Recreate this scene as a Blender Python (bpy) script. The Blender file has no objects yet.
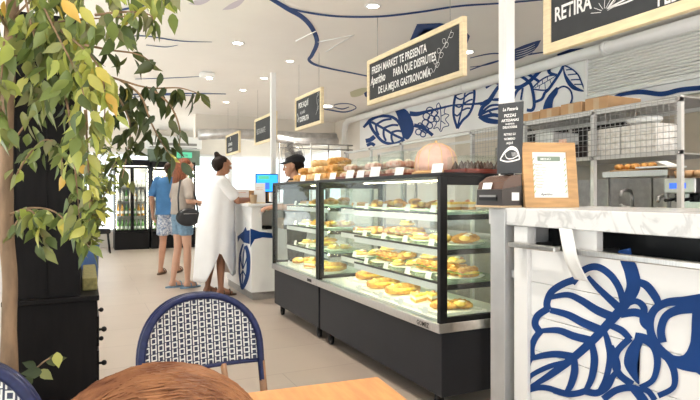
import bpy, bmesh, math, random
from mathutils import Vector, Matrix, Euler
rnd = random.Random(7)
SC = bpy.context.scene
COL = SC.collection
PI = math.pi

# ---------------------------------------------------------------- camera
F = 560.0
TH = math.atan2(265, F)
SN, CS = math.sin(TH), math.cos(TH)
EYE = 1.2
cam = bpy.data.cameras.new('camera')
cam.sensor_width = 36.0
cam.lens = 36.0 * F / 700.0
cam.shift_y = -5.0 / 700.0
cam.clip_start = 0.05
camo = bpy.data.objects.new('camera', cam)
camo.location = (0, 0, EYE)
camo.rotation_euler = (PI / 2, 0, -TH)
COL.objects.link(camo)
SC.camera = camo

def _ray(x, y):
    a = (x - 350) / F
    return Vector((SN + a * CS, CS - a * SN, (195 - y) / F))
def on_x(x, y, v):
    r = _ray(x, y); z = v / r.x
    return Vector((v, r.y * z, EYE + r.z * z))
def on_y(x, y, v):
    r = _ray(x, y); z = v / r.y
    return Vector((r.x * z, v, EYE + r.z * z))
def on_z(x, y, v):
    r = _ray(x, y); z = (v - EYE) / r.z
    return Vector((r.x * z, r.y * z, v))
def dep(x, y, d):
    r = _ray(x, y) * d
    return Vector((r.x, r.y, EYE + r.z))

# ---------------------------------------------------------------- materials
def _new(name):
    m = bpy.data.materials.new(name); m.use_nodes = True
    nt = m.node_tree
    return m, nt, nt.nodes['Principled BSDF']
def mat(name, c, rough=.5, metal=0, var=0, scale=8, bump=0, bscale=60, spec=None, stretch=None, trans=0, c2=None, sheen=0):
    """plain surface colour with optional noise variation (wear, grain) and fine bump"""
    m, nt, b = _new(name)
    N, L = nt.nodes, nt.links
    b.inputs['Base Color'].default_value = (*c, 1)
    b.inputs['Roughness'].default_value = rough
    b.inputs['Metallic'].default_value = metal
    if spec is not None: b.inputs['Specular IOR Level'].default_value = spec
    tc = N.new('ShaderNodeTexCoord'); mp = N.new('ShaderNodeMapping')
    L.new(tc.outputs['Object'], mp.inputs['Vector'])
    if stretch: mp.inputs['Scale'].default_value = stretch
    nz = N.new('ShaderNodeTexNoise'); nz.inputs['Scale'].default_value = scale; nz.inputs['Detail'].default_value = 5
    L.new(mp.outputs['Vector'], nz.inputs['Vector'])
    rp = N.new('ShaderNodeValToRGB')
    v = max(var, .02)
    d = c2 if c2 else tuple(max(0, k * (1 - v)) for k in c)
    u = c if c2 else tuple(min(1, k * (1 + v * .6)) for k in c)
    rp.color_ramp.elements[0].position = .35; rp.color_ramp.elements[1].position = .65
    rp.color_ramp.elements[0].color = (*d, 1); rp.color_ramp.elements[1].color = (*u, 1)
    L.new(nz.outputs['Fac'], rp.inputs['Fac']); L.new(rp.outputs['Color'], b.inputs['Base Color'])
    if bump:
        n2 = N.new('ShaderNodeTexNoise'); n2.inputs['Scale'].default_value = bscale; n2.inputs['Detail'].default_value = 4
        L.new(mp.outputs['Vector'], n2.inputs['Vector'])
        bp = N.new('ShaderNodeBump'); bp.inputs['Strength'].default_value = bump; bp.inputs['Distance'].default_value = .01
        L.new(n2.outputs['Fac'], bp.inputs['Height']); L.new(bp.outputs['Normal'], b.inputs['Normal'])
    return m
def emit(name, c, s):
    m, nt, b = _new(name)
    b.inputs['Base Color'].default_value = (*c, 1)
    b.inputs['Emission Color'].default_value = (*c, 1)
    b.inputs['Emission Strength'].default_value = s
    return m
def glass(name, tint=(1, 1, 1), refl=.5, rough=.02, haze=0):
    m = bpy.data.materials.new(name); m.use_nodes = True
    nt = m.node_tree; N, L = nt.nodes, nt.links; N.clear()
    o = N.new('ShaderNodeOutputMaterial'); mx = N.new('ShaderNodeMixShader')
    t = N.new('ShaderNodeBsdfTransparent'); t.inputs['Color'].default_value = (*tint, 1)
    g = N.new('ShaderNodeBsdfGlossy'); g.inputs['Roughness'].default_value = rough
    lw = N.new('ShaderNodeLayerWeight'); lw.inputs['Blend'].default_value = .5
    pw = mth(nt, 'POWER', lw.outputs['Facing'], 4.0)
    fr = mth(nt, 'ADD', mth(nt, 'MULTIPLY', pw, .75 * refl), .03 * refl)
    L.new(fr, mx.inputs[0])
    L.new(t.outputs[0], mx.inputs[1]); L.new(g.outputs[0], mx.inputs[2])
    if haze:
        d = N.new('ShaderNodeBsdfDiffuse'); d.inputs['Color'].default_value = (.9, .93, .92, 1)
        m2 = N.new('ShaderNodeMixShader'); m2.inputs[0].default_value = haze
        L.new(mx.outputs[0], m2.inputs[1]); L.new(d.outputs[0], m2.inputs[2]); L.new(m2.outputs[0], o.inputs[0])
    else:
        L.new(mx.outputs[0], o.inputs[0])
    return m
def mth(nt, op, a, b=None):
    n = nt.nodes.new('ShaderNodeMath'); n.operation = op
    for i, v in enumerate((a, b)):
        if v is None: continue
        if isinstance(v, (int, float)): n.inputs[i].default_value = v
        else: nt.links.new(v, n.inputs[i])
    return n.outputs[0]

def weave_mat():
    m, nt, b = _new('navy and white woven cane')
    N, L = nt.nodes, nt.links
    uv = N.new('ShaderNodeUVMap'); uv.uv_map = 'UVMap'
    sp = N.new('ShaderNodeSeparateXYZ'); L.new(uv.outputs[0], sp.inputs[0])
    par = mth(nt, 'FLOORED_MODULO', mth(nt, 'ADD', mth(nt, 'FLOOR', sp.outputs[0]), mth(nt, 'FLOOR', sp.outputs[1])), 2.0)
    fu = mth(nt, 'ABSOLUTE', mth(nt, 'SUBTRACT', mth(nt, 'FRACT', sp.outputs[0]), .5))
    fv = mth(nt, 'ABSOLUTE', mth(nt, 'SUBTRACT', mth(nt, 'FRACT', sp.outputs[1]), .5))
    mx = mth(nt, 'MAXIMUM', fu, fv)
    ring = mth(nt, 'MULTIPLY', mth(nt, 'GREATER_THAN', mx, .235), mth(nt, 'LESS_THAN', mx, .40))
    vert = mth(nt, 'MULTIPLY', mth(nt, 'GREATER_THAN', fu, .235), mth(nt, 'LESS_THAN', fu, .40))
    barh = mth(nt, 'MULTIPLY', mth(nt, 'LESS_THAN', fv, .09), mth(nt, 'LESS_THAN', fu, .40))
    hh = mth(nt, 'MAXIMUM', vert, barh)
    w = mth(nt, 'ADD', mth(nt, 'MULTIPLY', ring, par), mth(nt, 'MULTIPLY', hh, mth(nt, 'SUBTRACT', 1.0, par)))
    mix = N.new('ShaderNodeMix'); mix.data_type = 'RGBA'
    L.new(w, mix.inputs['Factor'])
    mix.inputs['A'].default_value = (.010, .014, .045, 1); mix.inputs['B'].default_value = (.66, .645, .60, 1)
    L.new(mix.outputs['Result'], b.inputs['Base Color']); b.inputs['Roughness'].default_value = .45
    bp = N.new('ShaderNodeBump'); bp.inputs['Strength'].default_value = .4; bp.inputs['Distance'].default_value = .003
    L.new(w, bp.inputs['Height']); L.new(bp.outputs['Normal'], b.inputs['Normal'])
    return m
def floor_mat():
    m, nt, b = _new('beige floor tiles')
    N, L = nt.nodes, nt.links
    tc = N.new('ShaderNodeTexCoord')
    br = N.new('ShaderNodeTexBrick'); br.offset = .5
    br.inputs['Scale'].default_value = 1.0; br.inputs['Brick Width'].default_value = 1.2; br.inputs['Row Height'].default_value = .6
    br.inputs['Mortar Size'].default_value = .004
    br.inputs['Color1'].default_value = (.44, .365, .305, 1); br.inputs['Color2'].default_value = (.415, .342, .286, 1)
    br.inputs['Mortar'].default_value = (.335, .275, .23, 1)
    L.new(tc.outputs['Object'], br.inputs['Vector'])
    nz = N.new('ShaderNodeTexNoise'); nz.inputs['Scale'].default_value = 1.6; nz.inputs['Detail'].default_value = 8
    L.new(tc.outputs['Object'], nz.inputs['Vector'])
    rp = N.new('ShaderNodeValToRGB'); rp.color_ramp.elements[0].color = (.86, .84, .82, 1); rp.color_ramp.elements[1].color = (1.1, 1.1, 1.1, 1)
    L.new(nz.outputs['Fac'], rp.inputs['Fac'])
    mx = N.new('ShaderNodeMix'); mx.data_type = 'RGBA'; mx.blend_type = 'MULTIPLY'; mx.inputs['Factor'].default_value = 1
    L.new(br.outputs['Color'], mx.inputs['A']); L.new(rp.outputs['Color'], mx.inputs['B'])
    L.new(mx.outputs['Result'], b.inputs['Base Color'])
    b.inputs['Roughness'].default_value = .38
    return m
def marble_mat():
    m, nt, b = _new('white veined marble')
    N, L = nt.nodes, nt.links
    tc = N.new('ShaderNodeTexCoord')
    nz = N.new('ShaderNodeTexNoise'); nz.inputs['Scale'].default_value = 5; nz.inputs['Detail'].default_value = 9; nz.inputs['Distortion'].default_value = 1.6
    L.new(tc.outputs['Object'], nz.inputs['Vector'])
    rp = N.new('ShaderNodeValToRGB'); e = rp.color_ramp.elements
    e[0].position = .46; e[0].color = (.66, .665, .66, 1); e[1].position = .56; e[1].color = (.69, .695, .69, 1)
    k = e.new(.51); k.color = (.52, .525, .525, 1)
    L.new(nz.outputs['Fac'], rp.inputs['Fac']); L.new(rp.outputs['Color'], b.inputs['Base Color'])
    b.inputs['Roughness'].default_value = .25
    return m
def leaf_mat(name):
    m = bpy.data.materials.new(name); m.use_nodes = True
    nt = m.node_tree; N, L = nt.nodes, nt.links
    b = N['Principled BSDF']; o = N['Material Output']
    ca = N.new('ShaderNodeVertexColor'); ca.layer_name = 'Col'
    L.new(ca.outputs['Color'], b.inputs['Base Color']); b.inputs['Roughness'].default_value = .4
    tr = N.new('ShaderNodeBsdfTranslucent'); L.new(ca.outputs['Color'], tr.inputs['Color'])
    mx = N.new('ShaderNodeMixShader'); mx.inputs[0].default_value = .35
    L.new(b.outputs[0], mx.inputs[1]); L.new(tr.outputs[0], mx.inputs[2]); L.new(mx.outputs[0], o.inputs['Surface'])
    return m

M = {}
M['floor'] = floor_mat()
M['ceiling'] = mat('white painted ceiling', (.88, .845, .80), .8, var=.02, scale=2)
M['wall'] = mat('cream wall paint', (.74, .69, .62), .8, var=.04, scale=3)
M['white'] = mat('white paint', (.80, .80, .79), .5, var=.03, scale=4)
M['board'] = mat('white mural board', (.86, .86, .86), .6, var=.03, scale=3)
M['blue'] = mat('cobalt blue paint', (.006, .045, .19), .6, spec=.25, var=.06, scale=10)
M['lilac'] = mat('faint lilac paint', (.62, .56, .63), .8)
M['palegreen'] = mat('faint olive paint', (.55, .55, .38), .8)
M['steel'] = mat('brushed steel', (.62, .61, .60), .28, 1, var=.1, scale=30, stretch=(1, 12, 1))
M['dsteel'] = mat('dull steel', (.40, .39, .375), .45, .7, var=.1, scale=20)
M['postmetal'] = mat('pale brushed metal', (.54, .545, .55), .42, .55, var=.06, scale=9)
M['black'] = mat('black satin metal', (.007, .007, .008), .4, spec=.25, var=.1)
M['anthracite'] = mat('anthracite sheet metal', (.020, .021, .026), .5, spec=.25, var=.08, scale=4)
M['blackwood'] = mat('black stained wood', (.006, .005, .005), .5, var=.3, scale=6, stretch=(8, 8, 1), spec=.15)
M['blackboard'] = mat('chalkboard', (.045, .048, .052), .8, var=.15, scale=6)
M['pinewood'] = mat('pale pine', (.86, .72, .46), .5, var=.10, scale=10, stretch=(1, 1, 6))
M['oak'] = mat('honey oak', (.52, .30, .125), .45, var=.18, scale=9, stretch=(1, 1, 7))
M['table'] = mat('orange oiled table wood', (.66, .29, .10), .35, var=.16, scale=9, stretch=(7, 1, 1))
M['chalk'] = mat('white chalk', (.85, .85, .83), .9)
M['chalkgrey'] = mat('grey chalk', (.45, .45, .45), .9)
M['marble'] = marble_mat()
M['glass'] = glass('clear glass', (.97, .99, .98), .45)
M['caseglass'] = glass('display glass', (.95, .98, .97), .5, haze=.012)
M['shelfglass'] = glass('greenish shelf glass', (.80, .93, .89), .5)
M['led'] = emit('warm led strip', (1, .83, .52), 22)
M['lamp'] = emit('ceiling lamp lens', (1, .93, .82), 14)
M['navy'] = mat('navy lacquer cane', (.012, .018, .07), .4, spec=.3, var=.25, scale=60)
M['weave'] = weave_mat()
M['cane'] = mat('brown cane', (.33, .17, .085), .4, var=.3, scale=20)
M['bark'] = mat('pale bark', (.27, .175, .105), .85, var=.4, scale=14, bump=.6, bscale=40, stretch=(1, 1, .3))
M['twig'] = mat('brown twig bark', (.24, .15, .08), .8, var=.3, scale=30)
M['leaf'] = leaf_mat('ficus leaf')
M['skin'] = mat('tanned skin', (.50, .26, .165), .5, var=.06, scale=6)
M['skinfair'] = mat('fair skin', (.62, .36, .25), .5, var=.06, scale=6)
M['skindark'] = mat('deep tan skin', (.36, .17, .10), .5, var=.06, scale=6)
M['hairdark'] = mat('dark brown hair', (.018, .010, .007), .65, spec=.2, var=.5, scale=40, stretch=(4, 4, .6))
M['hairauburn'] = mat('auburn hair', (.17, .055, .025), .6, spec=.2, var=.5, scale=40, stretch=(4, 4, .5))
M['hairbrown'] = mat('brown hair', (.07, .035, .02), .6, spec=.2, var=.5, scale=40)
M['hairchestnut'] = mat('chestnut hair', (.36, .155, .065), .5, var=.5, scale=30, c2=(.15, .05, .02), spec=.3)
M['whitecloth'] = mat('white linen', (.84, .84, .85), .85, var=.03, scale=5, bump=.25, bscale=14)
M['greycloth'] = mat('grey jersey', (.36, .31, .27), .9, var=.1, scale=10, bump=.2, bscale=20)
M['bluecloth'] = mat('blue jersey', (.065, .20, .43), .9, var=.12, scale=8, bump=.2, bscale=20)
M['denim'] = mat('washed denim', (.20, .32, .44), .9, var=.2, scale=30)
M['print'] = mat('blue and white print', (.75, .78, .82), .9, scale=42, c2=(.12, .2, .38))
M['blackcloth'] = mat('black cloth', (.016, .016, .019), .8, var=.15)
M['leather'] = mat('black leather', (.015, .015, .018), .4, var=.2)
M['sole'] = mat('brown sandal', (.10, .055, .03), .6)
M['eye'] = mat('dark eye', (.02, .012, .01), .2)
M['lip'] = mat('lip', (.42, .14, .11), .5)
M['bread'] = mat('golden crust', (.76, .45, .12), .55, scale=28, c2=(.48, .19, .045), bump=.3, bscale=60)
M['rackmetal'] = mat('pale rack metal', (.62, .61, .59), .4, .35, var=.05)
M['palebread'] = mat('pale bread', (.85, .66, .36), .6, scale=20, c2=(.70, .42, .16), bump=.3, bscale=50)
M['egg'] = mat('yellow filling', (.92, .58, .05), .5, scale=30, c2=(.95, .76, .25))
M['ham'] = mat('red filling', (.55, .15, .08), .5, scale=40, c2=(.8, .45, .3))
M['lettuce'] = mat('lettuce', (.25, .40, .08), .5, var=.3, scale=30)
M['cream'] = mat('cream filling', (.92, .86, .70), .5)
M['choc'] = mat('chocolate', (.055, .022, .012), .4, var=.3)
M['redtray'] = mat('dark red lacquer tray', (.20, .035, .02), .35, var=.1)
M['pinkbox'] = mat('rosy pastry', (.62, .26, .17), .5, scale=40, c2=(.85, .62, .5))
M['plate'] = mat('white glazed plate', (.84, .84, .80), .3)
M['card'] = mat('white card', (.86, .86, .85), .7)
M['pinkmesh'] = mat('pale pink gauze', (.70, .45, .37), .7, var=.08, scale=30)
M['carton'] = mat('brown cardboard', (.50, .30, .15), .8, var=.1)
M['paperpack'] = mat('white patterned paper', (.88, .86, .82), .8, scale=45, c2=(.70, .65, .58))
M['screen'] = emit('blue screen', (.02, .28, .85), 1.3)
M['display'] = emit('blue display', (.04, .12, .6), 1.0)
M['exitgreen'] = emit('green exit panel', (.10, .50, .30), .6)
M['signgreen'] = mat('grey green sign', (.20, .26, .20), .7)
M['duct'] = mat('silver duct foil', (.62, .61, .60), .35, .6, var=.2, scale=8, bump=.3, bscale=12)
M['plastic'] = mat('white plastic', (.80, .80, .78), .4)
M['printer'] = mat('dark printer plastic', (.03, .022, .02), .3, var=.1)
M['printertop'] = mat('smoky brown plastic', (.10, .055, .04), .25)
M['cardboard2'] = mat('kraft paper', (.55, .40, .25), .8, var=.1)
M['tile'] = mat('beige kitchen tile', (.58, .52, .43), .5, var=.06)
M['darkunit'] = mat('dark maroon unit', (.03, .014, .014), .4, var=.2)
M['greycover'] = mat('grey canvas', (.30, .29, .28), .9, var=.1, bump=.3, bscale=10)
M['bluepot'] = mat('blue glazed pot', (.05, .12, .30), .4)
M['olive'] = mat('olive wicker', (.25, .22, .08), .8, var=.3, scale=50)
M['soil'] = mat('soil', (.05, .035, .025), .9, var=.3)
M['bottlegreen'] = mat('green bottle', (.12, .28, .08), .2)
M['bottleamber'] = mat('amber bottle', (.55, .30, .06), .2)
M['bottlewhite'] = mat('pale bottle', (.75, .75, .7), .25)
M['coolerled'] = emit('cooler light', (1, .95, .80), 60)

# ---------------------------------------------------------------- mesh builder
class MB:
    def __init__(s): s.bm = bmesh.new(); s.mats = []; s.cur = 0; s.uv = None; s.col = None
    def m(s, key):
        k = M[key]
        if k not in s.mats: s.mats.append(k)
        s.cur = s.mats.index(k); return s
    def _fin(s, faces, smooth=False):
        for f in faces: f.material_index = s.cur; f.smooth = smooth
    def face(s, pts, smooth=False):
        f = s.bm.faces.new([s.bm.verts.new(p) for p in pts]); s._fin([f], smooth); return f
    def box(s, lo, hi, bev=0, mx=None):
        n0 = set(s.bm.faces)
        r = bmesh.ops.create_cube(s.bm, size=1)
        vs = r['verts']
        for v in vs:
            v.co = Vector([lo[i] + (v.co[i] + .5) * (hi[i] - lo[i]) for i in range(3)])
        if bev:
            es = list({e for v in vs for e in v.link_edges})
            r2 = bmesh.ops.bevel(s.bm, geom=es, offset=bev, segments=2, profile=.5, affect='EDGES')
        fs = [f for f in s.bm.faces if f not in n0]
        s._fin(fs)
        if mx is not None:
            for v in {v for f in fs for v in f.verts}: v.co = mx @ v.co
        return fs
    def ring(s, c, ax, u, w, rx, ry, n):
        return [s.bm.verts.new(c + u * (rx * math.cos(2 * PI * i / n)) + w * (ry * math.sin(2 * PI * i / n))) for i in range(n)]
    def skin(s, rings, caps=True, smooth=True, close=True):
        fs = []
        for a, b in zip(rings, rings[1:]):
            n = len(a)
            for i in range(n if close else n - 1):
                j = (i + 1) % n
                try: fs.append(s.bm.faces.new((a[i], a[j], b[j], b[i])))
                except ValueError: pass
        s._fin(fs, smooth)
        if caps:
            c = []
            for r in (rings[0][::-1], rings[-1]):
                try: c.append(s.bm.faces.new(r))
                except ValueError: pass
            s._fin(c, False)
    def tube(s, pts, r, n=8, caps=True, flat=1.0, closed=False):
        pts = [Vector(p) for p in pts]
        rr = r if isinstance(r, (list, tuple)) else [r] * len(pts)
        rings = []; up = None
        for i, p in enumerate(pts):
            a = pts[max(i - 1, 0)]; b = pts[min(i + 1, len(pts) - 1)]
            if closed: a = pts[(i - 1) % len(pts)]; b = pts[(i + 1) % len(pts)]
            t = (b - a).normalized()
            if up is None: up = Vector((0, 0, 1)) if abs(t.z) < .9 else Vector((1, 0, 0))
            u = t.cross(up).normalized(); w = u.cross(t).normalized(); up = w
            rings.append(s.ring(p, t, u, w, rr[i], rr[i] * flat, n))
        if closed: rings.append(rings[0])
        s.skin(rings, caps and not closed)
        return s
    def lathe(s, prof, c=(0, 0, 0), n=24, caps=True, sx=1, sy=1):
        c = Vector(c)
        rings = [s.ring(c + Vector((0, 0, z)), None, Vector((sx, 0, 0)), Vector((0, sy, 0)), max(r, 1e-4), max(r, 1e-4), n) for r, z in prof]
        s.skin(rings, caps); return s
    def ball(s, c, r, n=12, rz=None):
        rr = r if isinstance(r, (tuple, list)) else (r, r, r)
        k = bmesh.ops.create_uvsphere(s.bm, u_segments=n, v_segments=max(6, n // 2 + 2), radius=1)
        c = Vector(c)
        for v in k['verts']:
            v.co = Vector((v.co.x * rr[0], v.co.y * rr[1], v.co.z * rr[2])) 
            if rz is not None: v.co = rz @ v.co
            v.co += c
        s._fin({f for v in k['verts'] for f in v.link_faces}, True); return s
    def prism(s, pts, off):
        """closed polygon extruded by vector off"""
        off = Vector(off); a = [s.bm.verts.new(p) for p in pts]; b = [s.bm.verts.new(Vector(p) + off) for p in pts]
        fs = [s.bm.faces.new(a[::-1]), s.bm.faces.new(b)]
        n = len(a)
        for i in range(n): fs.append(s.bm.faces.new((a[i], a[(i + 1) % n], b[(i + 1) % n], b[i])))
        s._fin(fs); return s
    def grid(s, fn, nu, nv, uvs=None, smooth=True):
        vs = [[s.bm.verts.new(fn(i / nu, j / nv)) for j in range(nv + 1)] for i in range(nu + 1)]
        if uvs and s.uv is None: s.uv = s.bm.loops.layers.uv.new('UVMap')
        for i in range(nu):
            for j in range(nv):
                f = s.bm.faces.new((vs[i][j], vs[i + 1][j], vs[i + 1][j + 1], vs[i][j + 1]))
                s._fin([f], smooth)
                if uvs:
                    for l, (a, b) in zip(f.loops, ((i, j), (i + 1, j), (i + 1, j + 1), (i, j + 1))):
                        l[s.uv].uv = uvs(a / nu, b / nv)
        return s
    def tri(s):
        bmesh.ops.triangulate(s.bm, faces=[f for f in s.bm.faces if len(f.verts) > 4]); return s
    def mesh(s, name):
        me = bpy.data.meshes.new(name)
        bmesh.ops.recalc_face_normals(s.bm, faces=s.bm.faces)
        s.bm.to_mesh(me); s.bm.free()
        for k in s.mats: me.materials.append(k)
        return me
    def build(s, name, parent=None, loc=(0, 0, 0), rot=(0, 0, 0)):
        o = bpy.data.objects.new(name, s.mesh(name)); COL.objects.link(o)
        o.location = loc; o.rotation_euler = rot
        if parent: o.parent = parent
        return o

def tag(o, label, cat, group=None, kind=None):
    o['label'] = label; o['category'] = cat
    if group: o['group'] = group
    if kind: o['kind'] = kind
    return o
def thing(name, label, cat, loc=(0, 0, 0), rz=0, group=None):
    o = bpy.data.objects.new(name, None); COL.objects.link(o)
    o.empty_display_size = .1
    o.location = loc; o.rotation_euler = (0, 0, rz)
    return tag(o, label, cat, group)
def struct(o): o['kind'] = 'structure'; return o
def copy_tree(o, parent=None):
    c = o.copy(); COL.objects.link(c); c.parent = parent
    for ch in list(o.children): copy_tree(ch, c)
    return c
def bx(name, lo, hi, m, parent=None, bev=0, loc=(0, 0, 0), rot=(0, 0, 0)):
    b = MB().m(m); b.box(lo, hi, bev); return b.build(name, parent, loc, rot)
DG = None
def applied(o):
    """bake an object's modifiers into its mesh"""
    dg = bpy.context.evaluated_depsgraph_get()
    me = bpy.data.meshes.new_from_object(o.evaluated_get(dg))
    old = o.data; o.modifiers.clear(); o.data = me
    return o

# painted lines and areas: traced along a surface, given as points on that surface
def cat_rom(pts, k=6):
    if len(pts) < 3: return pts
    out = []
    for i in range(len(pts) - 1):
        p0 = pts[max(i - 1, 0)]; p1 = pts[i]; p2 = pts[i + 1]; p3 = pts[min(i + 2, len(pts) - 1)]
        for j in range(k):
            t = j / k
            out.append(tuple(.5 * (2 * b + (c - a) * t + (2 * a - 5 * b + 4 * c - d) * t * t + (3 * b - a - 3 * c + d) * t ** 3) for a, b, c, d in zip(p0, p1, p2, p3)))
    out.append(tuple(pts[-1])); return out
def lift(mb, surf):
    """each new coat of paint lies a hair above the one before"""
    mb.coat = getattr(mb, 'coat', 0) + 1; q = mb.coat * .00006; nv = getattr(mb, 'out', None)
    if nv is None: return surf
    return lambda x, y: surf(x, y) + nv * q
def stroke(mb, pts, w, surf, k=6):
    """pts: (x, y[, width]) traced points; surf maps them onto the painted surface"""
    surf = lift(mb, surf); g = getattr(mb, 'gain', 1)
    P = [(p[0], p[1], (p[2] if len(p) > 2 else w) * g) for p in pts]
    P = cat_rom(P, k)
    L, R = [], []
    for i, p in enumerate(P):
        a = P[max(i - 1, 0)]; b = P[min(i + 1, len(P) - 1)]
        tx, ty = b[0] - a[0], b[1] - a[1]; l = math.hypot(tx, ty) or 1
        nx, ny = -ty / l * p[2] / 2, tx / l * p[2] / 2
        L.append(mb.bm.verts.new(surf(p[0] + nx, p[1] + ny))); R.append(mb.bm.verts.new(surf(p[0] - nx, p[1] - ny)))
    for i in range(len(P) - 1):
        f = mb.bm.faces.new((L[i], L[i + 1], R[i + 1], R[i])); f.material_index = mb.cur
def area(mb, pts, surf, smooth=True):
    surf = lift(mb, surf)
    P = cat_rom(pts + [pts[0]], 5)[:-1] if smooth else pts
    f = mb.bm.faces.new([mb.bm.verts.new(surf(p[0], p[1])) for p in P]); f.material_index = mb.cur
    bmesh.ops.triangulate(mb.bm, faces=[f])

def text(body, name, parent, m, origin, right, up, h, sx=1.0, align='LEFT', thick=.001, shear=0, bold=.012):
    """lettering as a mesh lying on a surface: origin, right and up are vectors of that surface"""
    cu = bpy.data.curves.new(name, 'FONT'); cu.body = body; cu.size = 1; cu.align_x = align; cu.extrude = 0; cu.shear = shear; cu.offset = bold
    cu.resolution_u = 2
    o = bpy.data.objects.new(name, cu); COL.objects.link(o)
    dg = bpy.context.evaluated_depsgraph_get()
    me = bpy.data.meshes.new_from_object(o.evaluated_get(dg))
    bpy.data.objects.remove(o); bpy.data.curves.remove(cu)
    r = Vector(right).normalized(); u = Vector(up).normalized(); n = r.cross(u)
    og = Vector(origin)
    for v in me.vertices: v.co = og + r * (v.co.x * h * sx) + u * (v.co.y * h) + n * thick
    me.materials.clear(); me.materials.append(M[m])
    t = bpy.data.objects.new(name, me); COL.objects.link(t)
    if parent: t.parent = parent
    return t
def inv(o, parent):
    """child given in room coordinates under a thing that stands elsewhere"""
    o.parent = parent
    o.matrix_parent_inverse = (Matrix.Translation(parent.location) @ Euler(parent.rotation_euler).to_matrix().to_4x4()).inverted()
    return o
MB.wb = lambda s, name, parent: inv(s.build(name), parent)
def wbox(name, lo, hi, m, parent, bev=0): return inv(bx(name, lo, hi, m, None, bev), parent)

# ================================================================ the setting
CZ = 2.75          # ceiling height
WX = 4.8           # kitchen wall
FY = 14.0          # far wall
struct(bx('floor', (-2.6, -3, -.1), (WX + .2, FY + .2, 0), 'floor'))
M['paving'] = mat('pale sunny paving', (.62, .62, .61), .8, var=.08, scale=2)
struct(bx('ground_terrace', (-30, -30, -.22), (30, 40, -.101), 'paving'))
struct(bx('ceiling', (-2.6, -1.2, CZ), (WX + .2, FY + .2, CZ + .15), 'ceiling'))

# painted vine on the ceiling
b = MB().m('blue'); b.out = Vector((0, 0, -1)); cz = lambda x, y: on_z(x, y, CZ - .003)
stroke(b, [(262, -6, 3), (273, 0, 4), (288, 9, 4.6), (302, 17, 4.6), (312, 28, 4.6), (317, 42, 4.4), (312, 55, 3.6), (309, 60, 3), (316, 65, 2.2), (332, 69, 1.6), (352, 73, 1.4), (372, 77, 1.2)], 4, cz)
stroke(b, [(288, 8, 2), (310, 13, 2), (340, 16.5, 2), (380, 16.5, 2), (420, 12, 2), (460, 6, 2), (505, 3, 1.6), (560, -2, 1.6)], 2, cz)
stroke(b, [(112, 12, 2), (140, 6, 2.4), (165, 2, 2.6), (185, -2, 2)], 2, cz)
stroke(b, [(118, 37, .8), (145, 36, 1.2), (180, 41, 1), (212, 42, .4)], 1, cz)
stroke(b, [(110, 95, 1.4), (150, 94, 1.6), (190, 93.5, 1.4), (226, 94, .8)], 1.4, cz)
stroke(b, [(128, 98, .8), (160, 95, 1), (200, 96, .6)], 1, cz)
stroke(b, [(135, 79, .5), (170, 78, .8), (208, 76, .4)], .6, cz)
stroke(b, [(146, 45, .5), (165, 47, .7), (178, 45, .4)], .6, cz)
stroke(b, [(318, 108, .6), (330, 110, 1.4), (345, 112, 1.4), (356, 108, 1), (350, 104, .8), (338, 104, .9), (330, 107, .6)], 1, cz)
stroke(b, [(334, 107, .8), (342, 109, 1.2), (349, 107, .8)], 1, cz)
area(b, [(417, 24), (440, 23), (462, 27), (470, 36), (467, 44), (462, 36), (452, 30), (424, 29), (413, 42), (410, 40)], cz, False)
stroke(b, [(418, 40, 1), (424, 34, 1), (430, 36, 1), (436, 34, 1)], 1, cz)
area(b, [(364, 93), (370, 90), (376, 92), (374, 97), (366, 97)], cz)
stroke(b, [(470, 58, .8), (488, 54, 1.2), (500, 54, 1), (500, 60, .8), (486, 65, .8), (470, 67, .6)], 1, cz)
stroke(b, [(470, 70, 1), (490, 63, 1.4), (520, 56, 1.6), (545, 52, 1.2)], 1.2, cz)
area(b, [(512, 50), (524, 45), (536, 41), (541, 40), (538, 46), (532, 53), (522, 58), (514, 61)], cz, False)
area(b, [(557, 54), (570, 49), (584, 48), (580, 52), (566, 56), (558, 57)], cz, False)
b.m('board')
for k in range(4):
    stroke(b, [(516, 51 + 2.3 * k, .3), (526, 48.2 + 2.2 * k, .7), (535, 44 + 2.2 * k, .3)], .6, lambda x, y: on_z(x, y, CZ - .0055))
struct(b.build('ceiling_vine_mural'))
b = MB().m('lilac')
area(b, [(222, 10), (232, 3), (245, -2), (240, 5), (232, 9)], cz); area(b, [(188, 4), (200, -1), (210, 0), (200, 5)], cz)
b.m('palegreen'); area(b, [(350, 92), (362, 88), (370, 89), (362, 95), (352, 97)], cz)
struct(b.build('ceiling_faded_leaf_mural'))
b = MB().m('plastic')
b.tube([on_z(296, 41, CZ - .004), on_z(316, 31, CZ - .004)], .006, 6); b.tube([on_z(318, 42, CZ - .004), on_z(354, 35, CZ - .004), on_z(326, 52, CZ - .004)], .005, 6)
struct(b.build('trim_1'))

# kitchen wall with mural board, shutter and pipe
struct(bx('wall_kitchen', (WX, -3, 0), (WX + .15, 10.6, CZ), 'wall'))
b = MB().m('tile'); b.box((WX - .012, -1, .0), (WX - .001, 6.6, 2.04)); struct(b.build('wall_kitchen_tiling'))
b = MB().m('board'); b.box((WX - .05, .4, 2.08), (WX - .001, 9.6, 2.70)); board = struct(b.build('wall_mural_board'))
MX = WX - .053
ms = lambda x, y: on_x(x, y, MX)
def z5(s, w=None):     # traced on an enlargement of the region starting at 350,60
    return [(350 + p[0] / 4.447, 60 + p[1] / 4.447) + ((p[2] / 4.447,) if len(p) > 2 else ()) for p in s]
def z6(s): return [(480 + p[0] / 5, 40 + p[1] / 5) + ((p[2] / 5,) if len(p) > 2 else ()) for p in s]
b = MB().m('blue'); b.out = Vector((-1, 0, 0)); b.gain = 1.2
S = lambda pts, w: stroke(b, z5(pts), w / 4.447, ms)
A = lambda pts: area(b, z5(pts), ms)
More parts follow.
